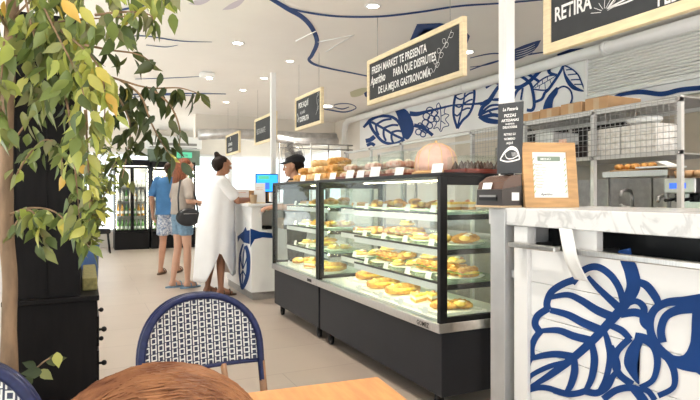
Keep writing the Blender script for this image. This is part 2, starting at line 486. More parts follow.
# first leaf
S([(85, 270), (130, 250), (190, 255), (225, 290), (242, 350)], 11); S([(85, 270), (95, 300), (115, 330), (150, 365), (200, 372), (242, 352)], 11)
S([(95, 275), (150, 305), (200, 335), (240, 352)], 9)
for p in ([(120, 285), (150, 268), (185, 262)], [(150, 303), (185, 290), (215, 290)], [(185, 322), (210, 315), (232, 318)], [(115, 290), (118, 312), (128, 335)], [(150, 308), (150, 335), (160, 360)], [(185, 328), (185, 350), (192, 368)]): S(p, 8)
S([(70, 360), (90, 355), (110, 340)], 16); S([(75, 380), (95, 372), (110, 380)], 12)
# wing shape
A([(200, 225), (232, 215), (262, 235), (285, 300), (262, 350), (240, 345), (222, 300), (215, 262)])
# stem joining
S([(60, 300, 8), (90, 268, 14)], 10); S([(265, 238, 18), (300, 240, 16), (345, 228, 10), (400, 215, 8), (440, 205, 7), (470, 200, 6), (560, 195, 8), (600, 190, 12)], 10)
S([(285, 290, 14), (320, 300, 14), (350, 320, 12), (368, 335, 12)], 12)
# grapes
for gx, gy, r in ((355, 225, 15), (375, 238, 14), (340, 250, 15), (362, 262, 15), (385, 262, 13), (335, 280, 14), (355, 292, 13), (320, 300, 13), (338, 312, 13), (305, 320, 13), (325, 330, 12), (312, 290, 10)):
    S([(gx + r * math.cos(a * PI / 4), gy + r * math.sin(a * PI / 4)) for a in range(9)], 4)
# vine leaf, thin outline
S([(395, 190), (410, 215), (425, 205), (420, 235), (440, 245), (425, 265), (440, 290), (415, 300), (405, 318), (390, 300), (372, 305), (385, 280), (378, 250), (392, 235), (385, 205), (395, 190)], 3)
S([(400, 200), (405, 250), (402, 310)], 3); S([(405, 250), (425, 240)], 3); S([(405, 270), (425, 285)], 3)
# second leaf
S([(470, 155), (510, 140), (550, 130), (550, 190), (530, 240), (500, 270), (478, 305)], 9); S([(470, 155), (462, 200), (462, 250), (478, 305)], 9)
S([(512, 145), (505, 190), (490, 250), (478, 300)], 6)
for p in ([(510, 165), (530, 150), (548, 145)], [(505, 195), (530, 180), (546, 175)], [(498, 225), (520, 215), (536, 215)], [(470, 165), (490, 175), (508, 168)], [(464, 200), (485, 210), (502, 200)], [(463, 240), (478, 248), (494, 232)]): S(p, 6)
# large leaf running behind the post
S([(575, 250, 12), (590, 210, 14), (620, 180, 16), (660, 120, 12), (690, 100, 10)], 12); S([(575, 250, 14), (610, 268, 20), (660, 275, 16), (700, 272, 10)], 14)
S([(580, 245, 8), (620, 225, 9), (670, 215, 9), (710, 225, 8)], 8); S([(640, 175, 7), (680, 170, 8), (720, 150, 6)], 7); S([(620, 230, 7), (650, 250, 7), (690, 252, 6)], 7)
S = lambda pts, w: stroke(b, z6(pts), w / 5, ms)
A = lambda pts: area(b, z6(pts), ms)
S([(0, 325), (40, 300), (80, 300), (110, 300)], 9); S([(0, 375), (50, 330), (105, 325)], 9); S([(30, 240), (70, 215), (100, 225)], 9); S([(0, 390, 14), (60, 375, 16), (110, 380, 14)], 14)
S([(165, 235), (200, 235), (250, 205), (305, 150)], 15); S([(165, 300), (190, 250), (250, 210)], 12); S([(205, 180), (250, 215), (265, 260), (272, 320), (262, 350), (235, 350)], 13)
S([(215, 240), (205, 300)], 8); S([(240, 170), (300, 210)], 12); S([(345, 140, 16), (350, 165, 14), (385, 175, 10)], 14)
S([(275, 310), (310, 295), (325, 265), (345, 245), (390, 180), (420, 125)], 11); S([(262, 245), (330, 250), (370, 215), (385, 178)], 6); S([(262, 243), (300, 205), (345, 180), (388, 176)], 6)
S([(275, 240), (330, 210), (380, 180)], 3)
for p in ([(300, 228), (296, 245)], [(325, 212), (328, 245)], [(350, 198), (358, 222)], [(290, 232), (290, 215)], [(315, 218), (312, 200)], [(340, 203), (338, 186)]): S(p, 3)
A([(345, 275), (385, 235), (390, 262), (368, 300), (358, 345), (318, 350), (325, 310)])
S([(360, 345), (362, 290), (385, 250), (420, 232), (452, 250), (462, 290), (450, 325)], 7)
A([(418, 125), (428, 165), (450, 200), (480, 232), (528, 258), (470, 250), (435, 215), (418, 165)])
S([(418, 125), (460, 145), (492, 175), (510, 215), (528, 258)], 6)
for p in ([(432, 150), (455, 148), (468, 150)], [(440, 175), (465, 172), (485, 170)], [(455, 200), (478, 198), (500, 198)], [(472, 222), (492, 222), (512, 222)]): S(p, 5)
stroke(b, [(607, 102, 1), (620, 95, 3), (640, 92, 4), (662, 94, 4), (680, 90, 4), (700, 88, 4), (730, 86, 3)], 3, ms)
struct(b.build('wall_leaf_mural'))

t = thing('roller_shutter', 'white closed roller shutter of narrow slats high on the kitchen wall', 'shutter', (WX - .06, 3, 2.2))
b = MB().m('plastic')
for k in range(13):
    z = 2.225 + k * .031
    b.prism([(WX - .055, 1.3, z), (WX - .075, 1.3, z + .004), (WX - .083, 1.3, z + .015), (WX - .075, 1.3, z + .026), (WX - .055, 1.3, z + .029)], (0, 2.92, 0))
b.wb('slat_curtain', t)
for y in (1.28, 4.2): wbox('guide_rail', (WX - .095, y, 2.2), (WX - .052, y + .04, 2.64), 'white', t)
wbox('bottom_bar', (WX - .09, 1.32, 2.2), (WX - .052, 4.2, 2.225), 'white', t)

b = MB().m('plastic'); b.tube([(4.66, .4, 2.655), (4.66, 9.9, 2.655), (4.66, 10.05, 2.6), (4.66, 10.1, 2.45), (4.66, 10.1, 2.2)], .058, 14)
for y in (1.6, 3.9, 6.2, 8.4): b.tube([(4.66, y, 2.655), (4.66, y + .05, 2.655)], .068, 14)
tag(b.build('ceiling_pipe'), 'fat white pipe running along the top of the leaf mural', 'pipe')

# far wall: bulkhead, wide windows, door end
struct(bx('wall_far', (-2.6, FY, 2.2), (WX + .15, FY + .15, CZ), 'wall'))
struct(bx('wall_far_sill', (-2.6, FY, 0), (WX + .15, FY + .15, .35), 'wall'))
for n, (a, c) in enumerate(((-2.6, -.55), (-.55, 1.75), (1.75, 3.3), (3.3, 4.8))):
    w = bpy.data.objects.new('window_%d' % (n + 1), None); COL.objects.link(w); w.location = (a, FY + .05, .35); struct(w)
    b = MB().m('white')
    b.box((a, FY + .02, .35), (a + .05, FY + .12, 2.2)); b.box((c - .05, FY + .02, .35), (c, FY + .12, 2.2)); b.box((a + .05, FY + .02, 2.14), (c - .05, FY + .12, 2.2)); b.box((a + .05, FY + .02, .35), (c - .05, FY + .12, .41))
    b.wb('window_frame', w)
    wbox('pane', (a + .05, FY + .065, .41), (c - .05, FY + .075, 2.14), 'glass', w)
struct(bx('wall_far_dropped_beam', (1.9, 10.9, 2.30), (WX, 11.1, CZ - .001), 'wall'))
# glazed terrace side
struct(bx('wall_terrace_lintel', (-2.75, -1.2, 2.45), (-2.6, FY + .15, CZ), 'wall'))
struct(bx('wall_terrace_sill', (-2.75, -1.2, 0), (-2.6, FY + .15, .3), 'wall'))
for n in range(6):
    y0 = -1.2 + n * 2.55
    w = bpy.data.objects.new('window_%d' % (n + 5), None); COL.objects.link(w); w.location = (-2.7, y0, .3); struct(w)
    b = MB().m('white')
    for ya in (y0, y0 + 2.47): b.box((-2.73, ya, .3), (-2.62, ya + .06, 2.45))
    b.box((-2.73, y0 + .06, 2.39), (-2.62, y0 + 2.47, 2.45)); b.box((-2.73, y0 + .06, .3), (-2.62, y0 + 2.47, .36)); b.wb('window_frame', w)
    wbox('pane', (-2.68, y0 + .06, .36), (-2.67, y0 + 2.47, 2.39), 'glass', w)
# far end of the kitchen side is open to bright windows
for n, (a, c) in enumerate(((10.6, 12.3), (12.3, 14.0))):
    w = bpy.data.objects.new('window_%d' % (n + 11), None); COL.objects.link(w); w.location = (WX, a, .9); struct(w)
    b = MB().m('white')
    for ya in (a, c - .05): b.box((WX + .02, ya, .9), (WX + .12, ya + .05, 2.2))
    b.box((WX + .02, a + .05, 2.14), (WX + .12, c - .05, 2.2)); b.box((WX + .02, a + .05, .9), (WX + .12, c - .05, .95)); b.wb('window_frame', w)
    wbox('pane', (WX + .065, a + .05, .95), (WX + .075, c - .05, 2.14), 'glass', w)
struct(bx('wall_kitchen_low', (WX, 10.6, 0), (WX + .15, FY, .9), 'wall'))
struct(bx('wall_kitchen_high', (WX, 10.6, 2.2), (WX + .15, FY, CZ), 'wall'))

# white posts along the counter
for n, (x, y) in enumerate(((2.10, 2.42), (2.16, 6.85))):
    o = bx('pillar', (-.03, -.03, 0), (.03, .03, CZ), 'white', loc=(x, y, 0)); struct(o)

# downlights
LAMPS = [(238, 43, 1), (290, 61, .8), (264, 78, .9), (243, 90, .9), (226, 102, .9), (373, 6, 1), (467, 52, 1.3), (326, 106, 2.4), (207, 72, 1)]
for n, (x, y, s) in enumerate(LAMPS):
    p = on_z(x, y, CZ)
    lb = ['recessed round ceiling lamp closest to where the blue vine forks', 'recessed ceiling lamp beside the crook of the blue vine', 'recessed ceiling lamp next to the top of the slim far pole',
          'third recessed lamp of the small row leading away over the customers', 'farthest small recessed lamp of the row over the customers', 'recessed ceiling lamp above the long wordy chalkboard sign',
          'round lamp shining just past the near edge of the long chalkboard sign', 'large glowing round ceiling lamp behind the second hanging sign', 'white swivelling spotlight with a blocky body on the ceiling'][n]
    t = thing('ceiling_spotlight', lb, 'lamp', (p.x, p.y, CZ), 0, 'ceiling lamps')
    r = .05 * s
    b = MB().m('plastic'); b.lathe([(r * 1.0, -.006), (r * 1.35, -.004), (r * 1.4, 0), (r * .95, 0)], n=20, caps=False); b.build('rim', t)
    if n == 8:
        b = MB().m('plastic'); b.box((-.09, -.05, -.07), (.09, .05, -.012), .01); b.build('housing', t)
        b = MB().m('lamp'); b.lathe([(.03, -.085), (.035, -.071)], (.03, 0, 0)); b.build('lens', t)
    else:
        b = MB().m('lamp'); b.lathe([(r * .2, -.006), (r * .98, -.003)], n=20); b.build('lens', t)

# silver duct and rails at the far end
b = MB().m('duct')
b.tube([(1.9, 10.6, 2.32), (2.5, 10.55, 2.36), (3.2, 10.5, 2.36), (4.0, 10.45, 2.34), (4.6, 10.4, 2.36)], .10, 14)
b.tube([(3.1, 10.2, 2.30), (3.6, 10.15, 2.22), (4.2, 10.1, 2.24), (4.5, 10.1, 2.26)], .08, 12)
tag(b.build('air_duct'), 'crinkled silver air ducts under the ceiling past the mural end', 'duct')
b = MB().m('dsteel')
for z in (2.14, 2.05): b.tube([(3.12, 9.6, z), (4.6, 9.6, z)], .012, 8)
for x in (3.14, 3.75, 4.1, 4.5): b.tube([(x, 9.6, 0), (x, 9.6, 2.14)], .014, 8)
tag(b.build('rail_frame'), 'thin steel rail frame standing below the silver ducts', 'rail')
# ================================================================ display cases
CX0, CX1 = 1.73, 2.34
GB, GT = .505, 1.30          # glazed part
def case(name, y0, y1, label, bays, mark):
    t = thing(name, label, 'display case', ((CX0 + CX1) / 2, (y0 + y1) / 2, 0), 0, 'refrigerated display cases')
    wbox('base', (CX0 + .015, y0 + .012, .10), (CX1 - .01, y1 - .012, .452), 'anthracite', t, .004)
    wbox('steel_band', (CX0 - .012, y0, .452), (CX1, y1, .505), 'steel', t, .004)
    for x in (CX0 + .06, CX1 - .08):
        for y in (y0 + .1, y1 - .14):
            b = MB().m('black'); b.tube([(x - .012, y, .035), (x + .012, y, .035)], .035, 14); b.box((x - .02, y - .015, .035), (x + .02, y + .015, .10)); b.wb('caster', t)
    for x in (CX0 - .002, CX1 - .03):
        for y in (y0, y1 - .03):
            wbox('corner_post', (x, y, .505), (x + (.045 if x < CX0 + .1 else .03), y + .03, GT), 'black', t)
    b = MB().m('black')
    b.box((CX0, y0, GT), (CX1, y1, GT + .022), .003)
    b.wb('top', t)
    for y in (y0, y1 - .025):
        wbox('end_frame', (CX0 + .044, y, GT - .045), (CX1 - .03, y + .025, GT), 'black', t); wbox('end_frame', (CX0 + .044, y, .505), (CX1 - .03, y + .025, .535), 'black', t)
        wbox('end_glass', (CX0 + .044, y + .008, .535), (CX1 - .03, y + .016, GT - .045), 'caseglass', t)
    wbox('front_glass', (CX0 + .004, y0 + .03, .505), (CX0 + .012, y1 - .03, GT), 'caseglass', t)
    wbox('back_door', (CX1 - .022, y0 + .03, .505), (CX1 - .014, (y0 + y1) / 2 + .02, GT), 'caseglass', t)
    wbox('back_door', (CX1 - .012, (y0 + y1) / 2 - .02, .505), (CX1 - .004, y1 - .03, GT), 'caseglass', t)
    wbox('deck', (CX0 + .03, y0 + .03, .505), (CX1 - .03, y1 - .03, .515), 'plate', t)
    b = MB().m('led'); b.box((CX0 + .40, y0 + .05, GT - .006), (CX0 + .408, y1 - .05, GT - .001)); b.wb('light_strip', t)
    for (a, c, x0) in bays:
        for z in (.71, .905, 1.10):
            s = wbox('glass_shelf', (x0, a, z - .01), (CX1 - .06, c, z), 'shelfglass', t)
            b = MB().m('plate'); b.box((x0 - .005, a, z - .050), (x0, c, z - .0125)); b.build('price_rail', s)
            b = MB().m('black'); b.box((x0 - .007, a, z - .012), (x0 - .0005, c, z + .001)); b.build('edge_strip', s)
            b = MB().m('led'); b.box((x0 + .003, a + .02, z - .024), (x0 + .015, c - .02, z - .0125)); b.build('light_strip', s)
            for y in (a, c - .012):
                b = MB().m('black'); b.box((x0 + .02, y, z - .04), (CX1 - .05, y + .012, z - .0105)); b.build('bracket', s)
        for y in (a + .03, c - .05):
            wbox('shelf_upright', (CX1 - .05, y, .515), (CX1 - .03, y + .02, GT), 'dsteel', t)
    if mark:
        text('GOMEZ', 'maker_badge', None, 'black', (CX0 - .013, y0 + .22, .463), (0, -1, 0), (0, 0, 1), .038, .95)
        inv(bpy.data.objects[[o.name for o in bpy.data.objects if o.name.startswith('maker_badge')][-1]], t)
    else:
        wbox('maker_badge', (CX0 - .0135, y0 + .10, .466), (CX0 - .0125, y0 + .2, .49), 'black', t)
    return t
C1 = case('display_case', 2.515, 4.275, 'longer glass pastry display case on black base nearest the printer', [(2.58, 3.72, 1.80), (3.80, 4.22, 1.92)], True)
C2 = case('display_case', 4.285, 5.50, 'shorter glass pastry display case between the longer one and the white till counter', [(4.36, 5.42, 1.86)], False)

# ---------------------------------------------------------------- food
def wob(v, k): return v + Vector((rnd.uniform(-k, k), rnd.uniform(-k, k), rnd.uniform(-k, k)))
def food(kind):
    b = MB()
    if kind == 'filled_roll':
        b.m('bread'); b.ball((0, 0, .018), (.085, .036, .018), 12)
        b.m('lettuce'); b.grid(lambda u, v: Vector(((u - .5) * .17, (v - .5) * .088, .028 + .005 * math.sin(u * 40) * math.sin(v * 9))), 20, 4)
        b.m('egg'); b.ball((.01, -.012, .034), (.066, .03, .010), 10)
        b.m('ham'); b.ball((-.02, .008, .038), (.055, .03, .008), 10)
        b.m('bread'); b.ball((0, .008, .052), (.084, .035, .021), 12)
        for k in range(4): b.m('palebread'); b.ball((-.05 + .034 * k, .008, .068), (.007, .02, .006), 6)
    elif kind == 'croissant':
        b.m('bread'); n = 15; pts = []; rr = []
        for i in range(n):
            a = PI * (.08 + .84 * i / (n - 1)); pts.append((.07 * math.cos(a), .055 * math.sin(a) - .03, .024))
            rr.append((.008 + .022 * math.sin(PI * i / (n - 1))) * (1.08 if i % 2 else .92))
        b.tube(pts, rr, 10)
        b.m('egg'); b.ball((0, -.002, .03), (.035, .02, .016), 8)
        b.m('cream'); b.ball((.01, .0, .044), (.022, .014, .007), 8)
    elif kind == 'open_sandwich':
        b.m('palebread'); b.ball((0, 0, .012), (.062, .042, .014), 12)
        b.m('egg'); b.ball((-.015, 0, .026), (.032, .03, .012), 10); b.m('ham'); b.ball((.02, .008, .027), (.03, .022, .010), 10)
        b.m('cream'); b.ball((.0, -.012, .034), (.022, .012, .008), 8); b.m('lettuce'); b.ball((-.03, .015, .030), (.018, .012, .006), 8)
    elif kind == 'cake_slice':
        b.m('bread'); b.prism([(0, -.06, 0), (.05, .05, 0), (-.05, .05, 0)], (0, 0, .018))
        b.m('cream'); b.prism([(0, -.06, .018), (.05, .05, .018), (-.05, .05, .018)], (0, 0, .016))
        b.m('egg'); b.prism([(0, -.06, .034), (.05, .05, .034), (-.05, .05, .034)], (0, 0, .014))
        b.m('ham'); b.ball((0, .02, .052), (.014, .014, .009), 8)
    elif kind == 'pizza_slice':
        b.m('bread'); b.tube([(-.07, .055, .014), (0, .07, .016), (.07, .055, .014)], .014, 8)
        b.prism([(0, -.09, .002), (.068, .055, .002), (0, .068, .002), (-.068, .055, .002)], (0, 0, .012))
        b.m('egg'); b.prism([(0, -.075, .014), (.056, .048, .014), (0, .055, .014), (-.056, .048, .014)], (0, 0, .005))
        for x, y in ((0, -.02), (.022, .025), (-.024, .03)): b.m('ham'); b.lathe([(.013, .019), (.013, .023)], (x, y, 0), 10)
    elif kind == 'stuffed_loaf':
        b.m('bread'); n = 11
        b.tube([(-.12 + .024 * i, 0, .034) for i in range(n)], [.012 + .028 * math.sin(PI * (i + .6) / (n + .2)) ** .6 for i in range(n)], 12)
        for k in range(4): b.m('palebread'); b.ball((-.07 + .047 * k, 0, .064), (.008, .028, .008), 8)
        b.m('egg'); b.ball((.0, -.03, .035), (.09, .012, .013), 10)
    elif kind == 'muffin':
        b.m('cardboard2'); b.lathe([(.022, 0), (.03, .035), (.028, .035)], n=16); b.m('bread'); b.ball((0, 0, .042), (.034, .034, .022), 12)
    return b.mesh(kind)
FOOD = {}
def put_food(kind, loc, rz, label, group, s=1.0):
    if kind not in FOOD: FOOD[kind] = food(kind)
    o = bpy.data.objects.new(kind, FOOD[kind]); COL.objects.link(o)
    o.location = loc; o.rotation_euler = (0, 0, rz); o.scale = (s, s, s)
    return tag(o, label, {'filled_roll': 'sandwich', 'open_sandwich': 'sandwich', 'cake_slice': 'cake', 'pizza_slice': 'pizza', 'stuffed_loaf': 'bread'}.get(kind, 'pastry'), group)
def plate_mesh(rx, ry):
    b = MB().m('plate'); b.lathe([(.55, 0), (.9, .006), (1, .014), (.97, .015), (.86, .009), (.1, .006)], n=28, sx=1)
    for v in b.bm.verts: v.co.x *= rx; v.co.y *= ry
    return b.mesh('oval_plate')
TRM = None
def flat_tray(loc, where):
    global TRM
    if TRM is None:
        b = MB().m('plate'); b.box((-.165, -.115, 0), (.165, .115, .008), .003)
        for s in (-1, 1): b.box((s * .16 - .005, -.115, .007), (s * .16 + .005, .115, .018)); b.box((-.165, s * .11 - .005, .007), (.165, s * .11 + .005, .018))
        TRM = b.mesh('serving_tray')
    o = bpy.data.objects.new('serving_tray', TRM); COL.objects.link(o); o.location = loc
    return tag(o, 'flat white rectangular tray on the lowest deck, ' + where, 'tray', 'flat trays on the lowest decks')
PL = {}
def plate(loc, rx, ry, label, group):
    k = (round(rx, 3), round(ry, 3))
    if k not in PL: PL[k] = plate_mesh(rx, ry)
    o = bpy.data.objects.new('oval_plate', PL[k]); COL.objects.link(o); o.location = loc
    return tag(o, label, 'plate', group)
CARD = None
def card(loc, rz, label, group, s=1.0):
    global CARD
    if CARD is None:
        b = MB().m('card'); b.prism([(-.026, 0, 0), (.026, 0, 0), (.026, .010, .038), (-.026, .010, .038)], (0, .0012, 0))
        b.prism([(-.026, .0, 0), (.026, .0, 0), (.026, .018, 0), (-.026, .018, 0)], (0, 0, .001))
        CARD = b.mesh('price_card')
    o = bpy.data.objects.new('price_card', CARD); COL.objects.link(o); o.location = loc; o.rotation_euler = (0, 0, rz); o.scale = (s, s, s)
    return tag(o, label, 'price card', group)
ORD = ['nearest the printer', 'second from the printer', 'third from the printer', 'fourth from the printer', 'farthest from the printer']
ORD2 = ['nearest the longer case', 'in the middle', 'nearest the till']
NAMEF = {'filled_roll': 'filled sandwich roll', 'croissant': 'egg filled croissant', 'open_sandwich': 'open sandwich', 'cake_slice': 'yellow layered cake slice', 'pizza_slice': 'pizza slice', 'stuffed_loaf': 'golden stuffed loaf', 'muffin': 'golden muffin'}
LV = [(.515, 'lowest deck'), (.71, 'lower glass shelf'), (.905, 'middle glass shelf'), (1.10, 'upper glass shelf')]
PLAN1 = [['croissant', 'cake_slice', 'stuffed_loaf', 'stuffed_loaf', 'stuffed_loaf'],
         ['filled_roll', 'filled_roll', 'open_sandwich', 'filled_roll', 'open_sandwich'],
         ['croissant', 'open_sandwich', 'filled_roll', 'croissant', 'pizza_slice'],
         ['cake_slice', 'croissant', 'muffin', 'croissant', 'pizza_slice']]
YS1 = [2.735, 3.02, 3.30, 3.575, 4.0]
for li, (z, lname) in enumerate(LV):
    for k, y in enumerate(YS1):
        kind = PLAN1[li][k]; where = '%s, plate %s in the longer case' % (lname, ORD[k])
        cx = 2.02 if k < 4 else 2.08
        if li == 0 and k < 4: cx = 1.96
        if li == 0: flat_tray((cx, y, z), '%s, longer case' % ORD[k])
        else: plate((cx, y, z), .155, .125, 'oval white plate on the %s, %s, longer case' % (lname, ORD[k]), 'plates in the longer case')
        n = {'stuffed_loaf': 1, 'cake_slice': 2, 'pizza_slice': 2, 'muffin': 3}.get(kind, 3)
        if li == 0: n = min(n, 2)
        pos = {1: [(0, 0)], 2: [(-.055, .01), (.05, -.01)], 3: [(-.075, .03), (.0, -.04), (.075, .035)]}[n]
        if kind in ('filled_roll',): pos = [(0, -.084), (0, .0), (0, .084)][:n]
        for j, (dx, dy) in enumerate(pos):
            rz = rnd.uniform(-.08, .08) + (0 if kind in ('filled_roll', 'stuffed_loaf') else rnd.uniform(-.8, .8))
            put_food(kind, (cx + dx, y + dy, z + .009), rz, '%s on %s, plate %s, longer case' % (NAMEF[kind], lname, ORD[k]), 'food on the %s plate %s, longer case' % (lname, ORD[k]), (.9 if kind == 'filled_roll' else 1.05))
        if kind == 'filled_roll' or (li == 1 and k < 4):
            kk = 'open_sandwich' if kind == 'filled_roll' else 'croissant'
            put_food(kk, (cx - .02, y + .01, z + (.085 if kind == 'filled_roll' else .05)), rnd.uniform(-1, 1), '%s heaped atop others, %s, plate %s, longer case' % (NAMEF[kk], lname, ORD[k]), None, 1.0)
        xf = (1.80 if k < 4 else 1.92) + .008
        if li == 0: xf = cx - .19
        card((xf, y + rnd.uniform(-.03, .03), z + (.0 if li else .0)), -PI / 2, 'white price card before plate %s, %s, longer case' % (ORD[k], lname), 'price cards in the longer case', 1.1)
PLAN2 = [['stuffed_loaf', 'cake_slice', 'croissant'], ['open_sandwich', 'filled_roll', 'open_sandwich'], ['croissant', 'pizza_slice', 'open_sandwich'], ['muffin', 'croissant', 'pizza_slice']]
YS2 = [4.56, 4.89, 5.22]
for li, (z, lname) in enumerate(LV):
    for k, y in enumerate(YS2):
        kind = PLAN2[li][k]; cx = 2.06 if li else 1.98
        plate((cx, y, z), .155, .125, 'oval white plate on the %s, %s, shorter case' % (lname, ORD2[k]), 'plates in the shorter case')
        n = {'stuffed_loaf': 1, 'cake_slice': 2, 'pizza_slice': 2, 'muffin': 3}.get(kind, 2)
        pos = {1: [(0, 0)], 2: [(-.06, .0), (.055, 0)], 3: [(-.075, .03), (.0, -.04), (.075, .035)]}[n]
        if kind == 'filled_roll': pos = [(0, -.05), (0, .05)]
        for j, (dx, dy) in enumerate(pos):
            put_food(kind, (cx + dx, y + dy, z + .009), rnd.uniform(-.5, .5), '%s on %s, plate %s, shorter case' % (NAMEF[kind], lname, ORD2[k]), 'food on the %s plate %s, shorter case' % (lname, ORD2[k]), 1.1)
        card(((1.86 + .008) if li else 1.80, y, z), -PI / 2, 'white price card before plate %s, %s, shorter case' % (ORD2[k], lname), 'price cards in the shorter case', 1.1)

# ---------------------------------------------------------------- on top of the cases
TZ = GT + .022
def top_tray(loc, ly, lx, m, label, cover=0, lid=False):
    t = thing('pastry_tray', label, 'tray', loc, 0, 'trays on top of the cases')
    b = MB().m(m); b.box((-lx / 2, -ly / 2, 0), (lx / 2, ly / 2, .012), .003)
    for s in (-1, 1):
        b.box((s * lx / 2 - .006, -ly / 2, .010), (s * lx / 2 + .006, ly / 2, .024)); b.box((-lx / 2, s * ly / 2 - .006, .010), (lx / 2, s * ly / 2 + .006, .024))
    b.build('tray', t)
    if cover:
        b = MB().m('glass'); g = .004
        for s in (-1, 1):
            b.box((s * (lx / 2 - .012) - g / 2, -ly / 2 + .01, .012), (s * (lx / 2 - .012) + g / 2, ly / 2 - .01, cover)); b.box((-lx / 2 + .01, s * (ly / 2 - .012) - g / 2, .012), (lx / 2 - .01, s * (ly / 2 - .012) + g / 2, cover))
        b.box((-lx / 2 + .01, -ly / 2 + .01, cover), (lx / 2 - .01, ly / 2 - .01, cover + .005)); b.build('glass_cover', t)
        b = MB().m('glass'); b.lathe([(.008, cover + .005), (.012, cover + .018), (.004, cover + .026)], n=12); b.build('knob', t)
    return t
top_tray((2.05, 2.62, TZ), .20, .3, 'redtray', 'red lacquer tray of chocolate cones under a clear cover beside the printer', .095)
b = MB().m('choc'); b.lathe([(.026, 0), (.024, .02), (.012, .045), (.002, .062)], n=12); cm = b.mesh('chocolate_cone')
for i in range(4):
    for j in range(3):
        o = bpy.data.objects.new('chocolate_cone', cm); COL.objects.link(o); o.location = (1.945 + .07 * i, 2.562 + .058 * j, TZ + .0125)
        tag(o, 'pointed chocolate cake in rows on the red tray beside the printer', 'cake', 'chocolate cones on the red tray')
# pink gauze dome
t = thing('cake_dome', 'pale pink gauze dome with ribs on a wooden board atop the longer case', 'cake dome', (1.98, 2.93, TZ))
b = MB().m('oak'); b.lathe([(.145, 0), (.15, .006), (.15, .016), (.145, .02)], n=32); b.build('wooden_board', t)
b = MB().m('pinkmesh'); prof = [(.128, .021), (.130, .06), (.127, .10), (.112, .145), (.08, .178), (.04, .196), (.008, .202)]
b.lathe(prof, n=40); b.build('gauze_dome', t)
b = MB().m('palebread')
for k in range(10):
    a = 2 * PI * k / 10; b.tube([((r + .002) * math.cos(a), (r + .002) * math.sin(a), z) for r, z in prof], .0022, 5)
b.tube([(.131 * math.cos(a * PI / 16), .131 * math.sin(a * PI / 16), .022) for a in range(32)], .005, 6, closed=True); b.build('rib', t)
b = MB().m('palebread'); b.ball((0, 0, .209), .010, 10); b.build('knob', t)
TT = [((1.98, 3.30, TZ), .26, .26, 'redtray', 'red tray of rosy pastries under a clear cover just past the pink dome', .165, 'pinkbox', 5),
      ((1.98, 3.66, TZ), .30, .26, 'redtray', 'red tray of rosy pastries under clear cover, middle of the longer case top', .15, 'pinkbox', 6),
      ((1.98, 4.03, TZ), .30, .26, 'redtray', 'red tray of rosy pastries under clear cover at the joint of the two cases', .15, 'pinkbox', 6),
      ((2.0, 4.46, TZ), .32, .28, 'oak', 'wooden board heaped with golden loaves where the shorter case begins', 0, 'bread', 6),
      ((2.0, 4.86, TZ), .32, .28, 'oak', 'wooden board heaped with pale bread on the middle of the shorter case', 0, 'palebread', 6),
      ((2.0, 5.24, TZ), .28, .28, 'oak', 'wooden board heaped with golden loaves in front of the capped worker', 0, 'bread', 4)]
for q, (loc, ly, lx, m, lb, cov, fm, n) in enumerate(TT):
    top_tray(loc, ly, lx, m, lb, cov)
    if fm == 'pinkbox':
        b = MB().m('pinkbox'); b.box((-.035, -.035, 0), (.035, .035, .04), .012); b.m('cream'); b.ball((0, 0, .042), (.026, .026, .012), 10); me = b.mesh('rosy_pastry')
        for i, j, kz in [(i, j, kz) for kz in (0, 1) for i in range(3) for j in range(2 if n < 6 else 3) if not (kz and (i + j) % 3 == 2)]:
            if 1:
                o = bpy.data.objects.new('rosy_pastry', me); COL.objects.link(o)
                nj = 2 if n < 6 else 3
                o.location = (loc[0] - .08 + .08 * i, loc[1] + (j - (nj - 1) / 2) * .082, TZ + .0125 + .055 * kz)
                tag(o, 'cream topped rosy pastry on the red tray ' + ['just past the pink dome', 'in the middle of the longer case top', 'at the joint of the two cases'][q], 'pastry', 'rosy pastries on tray ' + 'abc'[q])
    else:
        b = MB().m(fm); b.tube([(-.11 + .022 * i, 0, .034) for i in range(11)], [.014 + .026 * math.sin(PI * (i + .6) / 11.2) ** .6 for i in range(11)], 10)
        for k in range(4): b.m('palebread' if fm == 'bread' else 'bread'); b.ball((-.07 + .047 * k, 0, .062), (.008, .026, .008), 8)
        me = b.mesh('bread_loaf')
        spots = [(0, -.10, .0125, 0), (0, -.02, .0125, .1), (0, .06, .0125, -.1), (0, -.06, .075, .2), (0, .03, .075, -.15), (0, -.015, .135, .1), (0, .115, .0125, 0)][:n]
        for dx, dy, dz, rz in spots:
            o = bpy.data.objects.new('bread_loaf', me); COL.objects.link(o); o.location = (loc[0] + dx, loc[1] + dy, TZ + dz); o.rotation_euler = (0, 0, rz)
            tag(o, '%s loaf in the heap on the board %s' % ('golden' if fm == 'bread' else 'pale', {3: 'where the shorter case begins', 4: 'in the middle of the shorter case top', 5: 'in front of the capped worker'}[q]), 'bread', 'loaves on board ' + 'abc'[q - 3])
for y, x, s, lb in ((2.72, 1.84, 1.6, 'between the chocolate cones and the pink dome'), (3.12, 1.82, 1.5, 'just past the pink dome'), (3.40, 1.79, 1.9, 'before the first tray of rosy pastries'), (3.62, 1.79, 1.5, 'before the middle tray of rosy pastries'),
                   (3.80, 1.79, 1.7, 'past the middle tray of rosy pastries'), (4.12, 1.79, 1.5, 'above the joint of the two cases'), (4.45, 1.79, 1.5, 'before the first heap of golden loaves'), (4.80, 1.79, 1.5, 'before the heap of pale loaves')):
    card((x, y, TZ), -PI / 2 + .25, 'white price card standing on the case top ' + lb, 'price cards on the case tops', s)
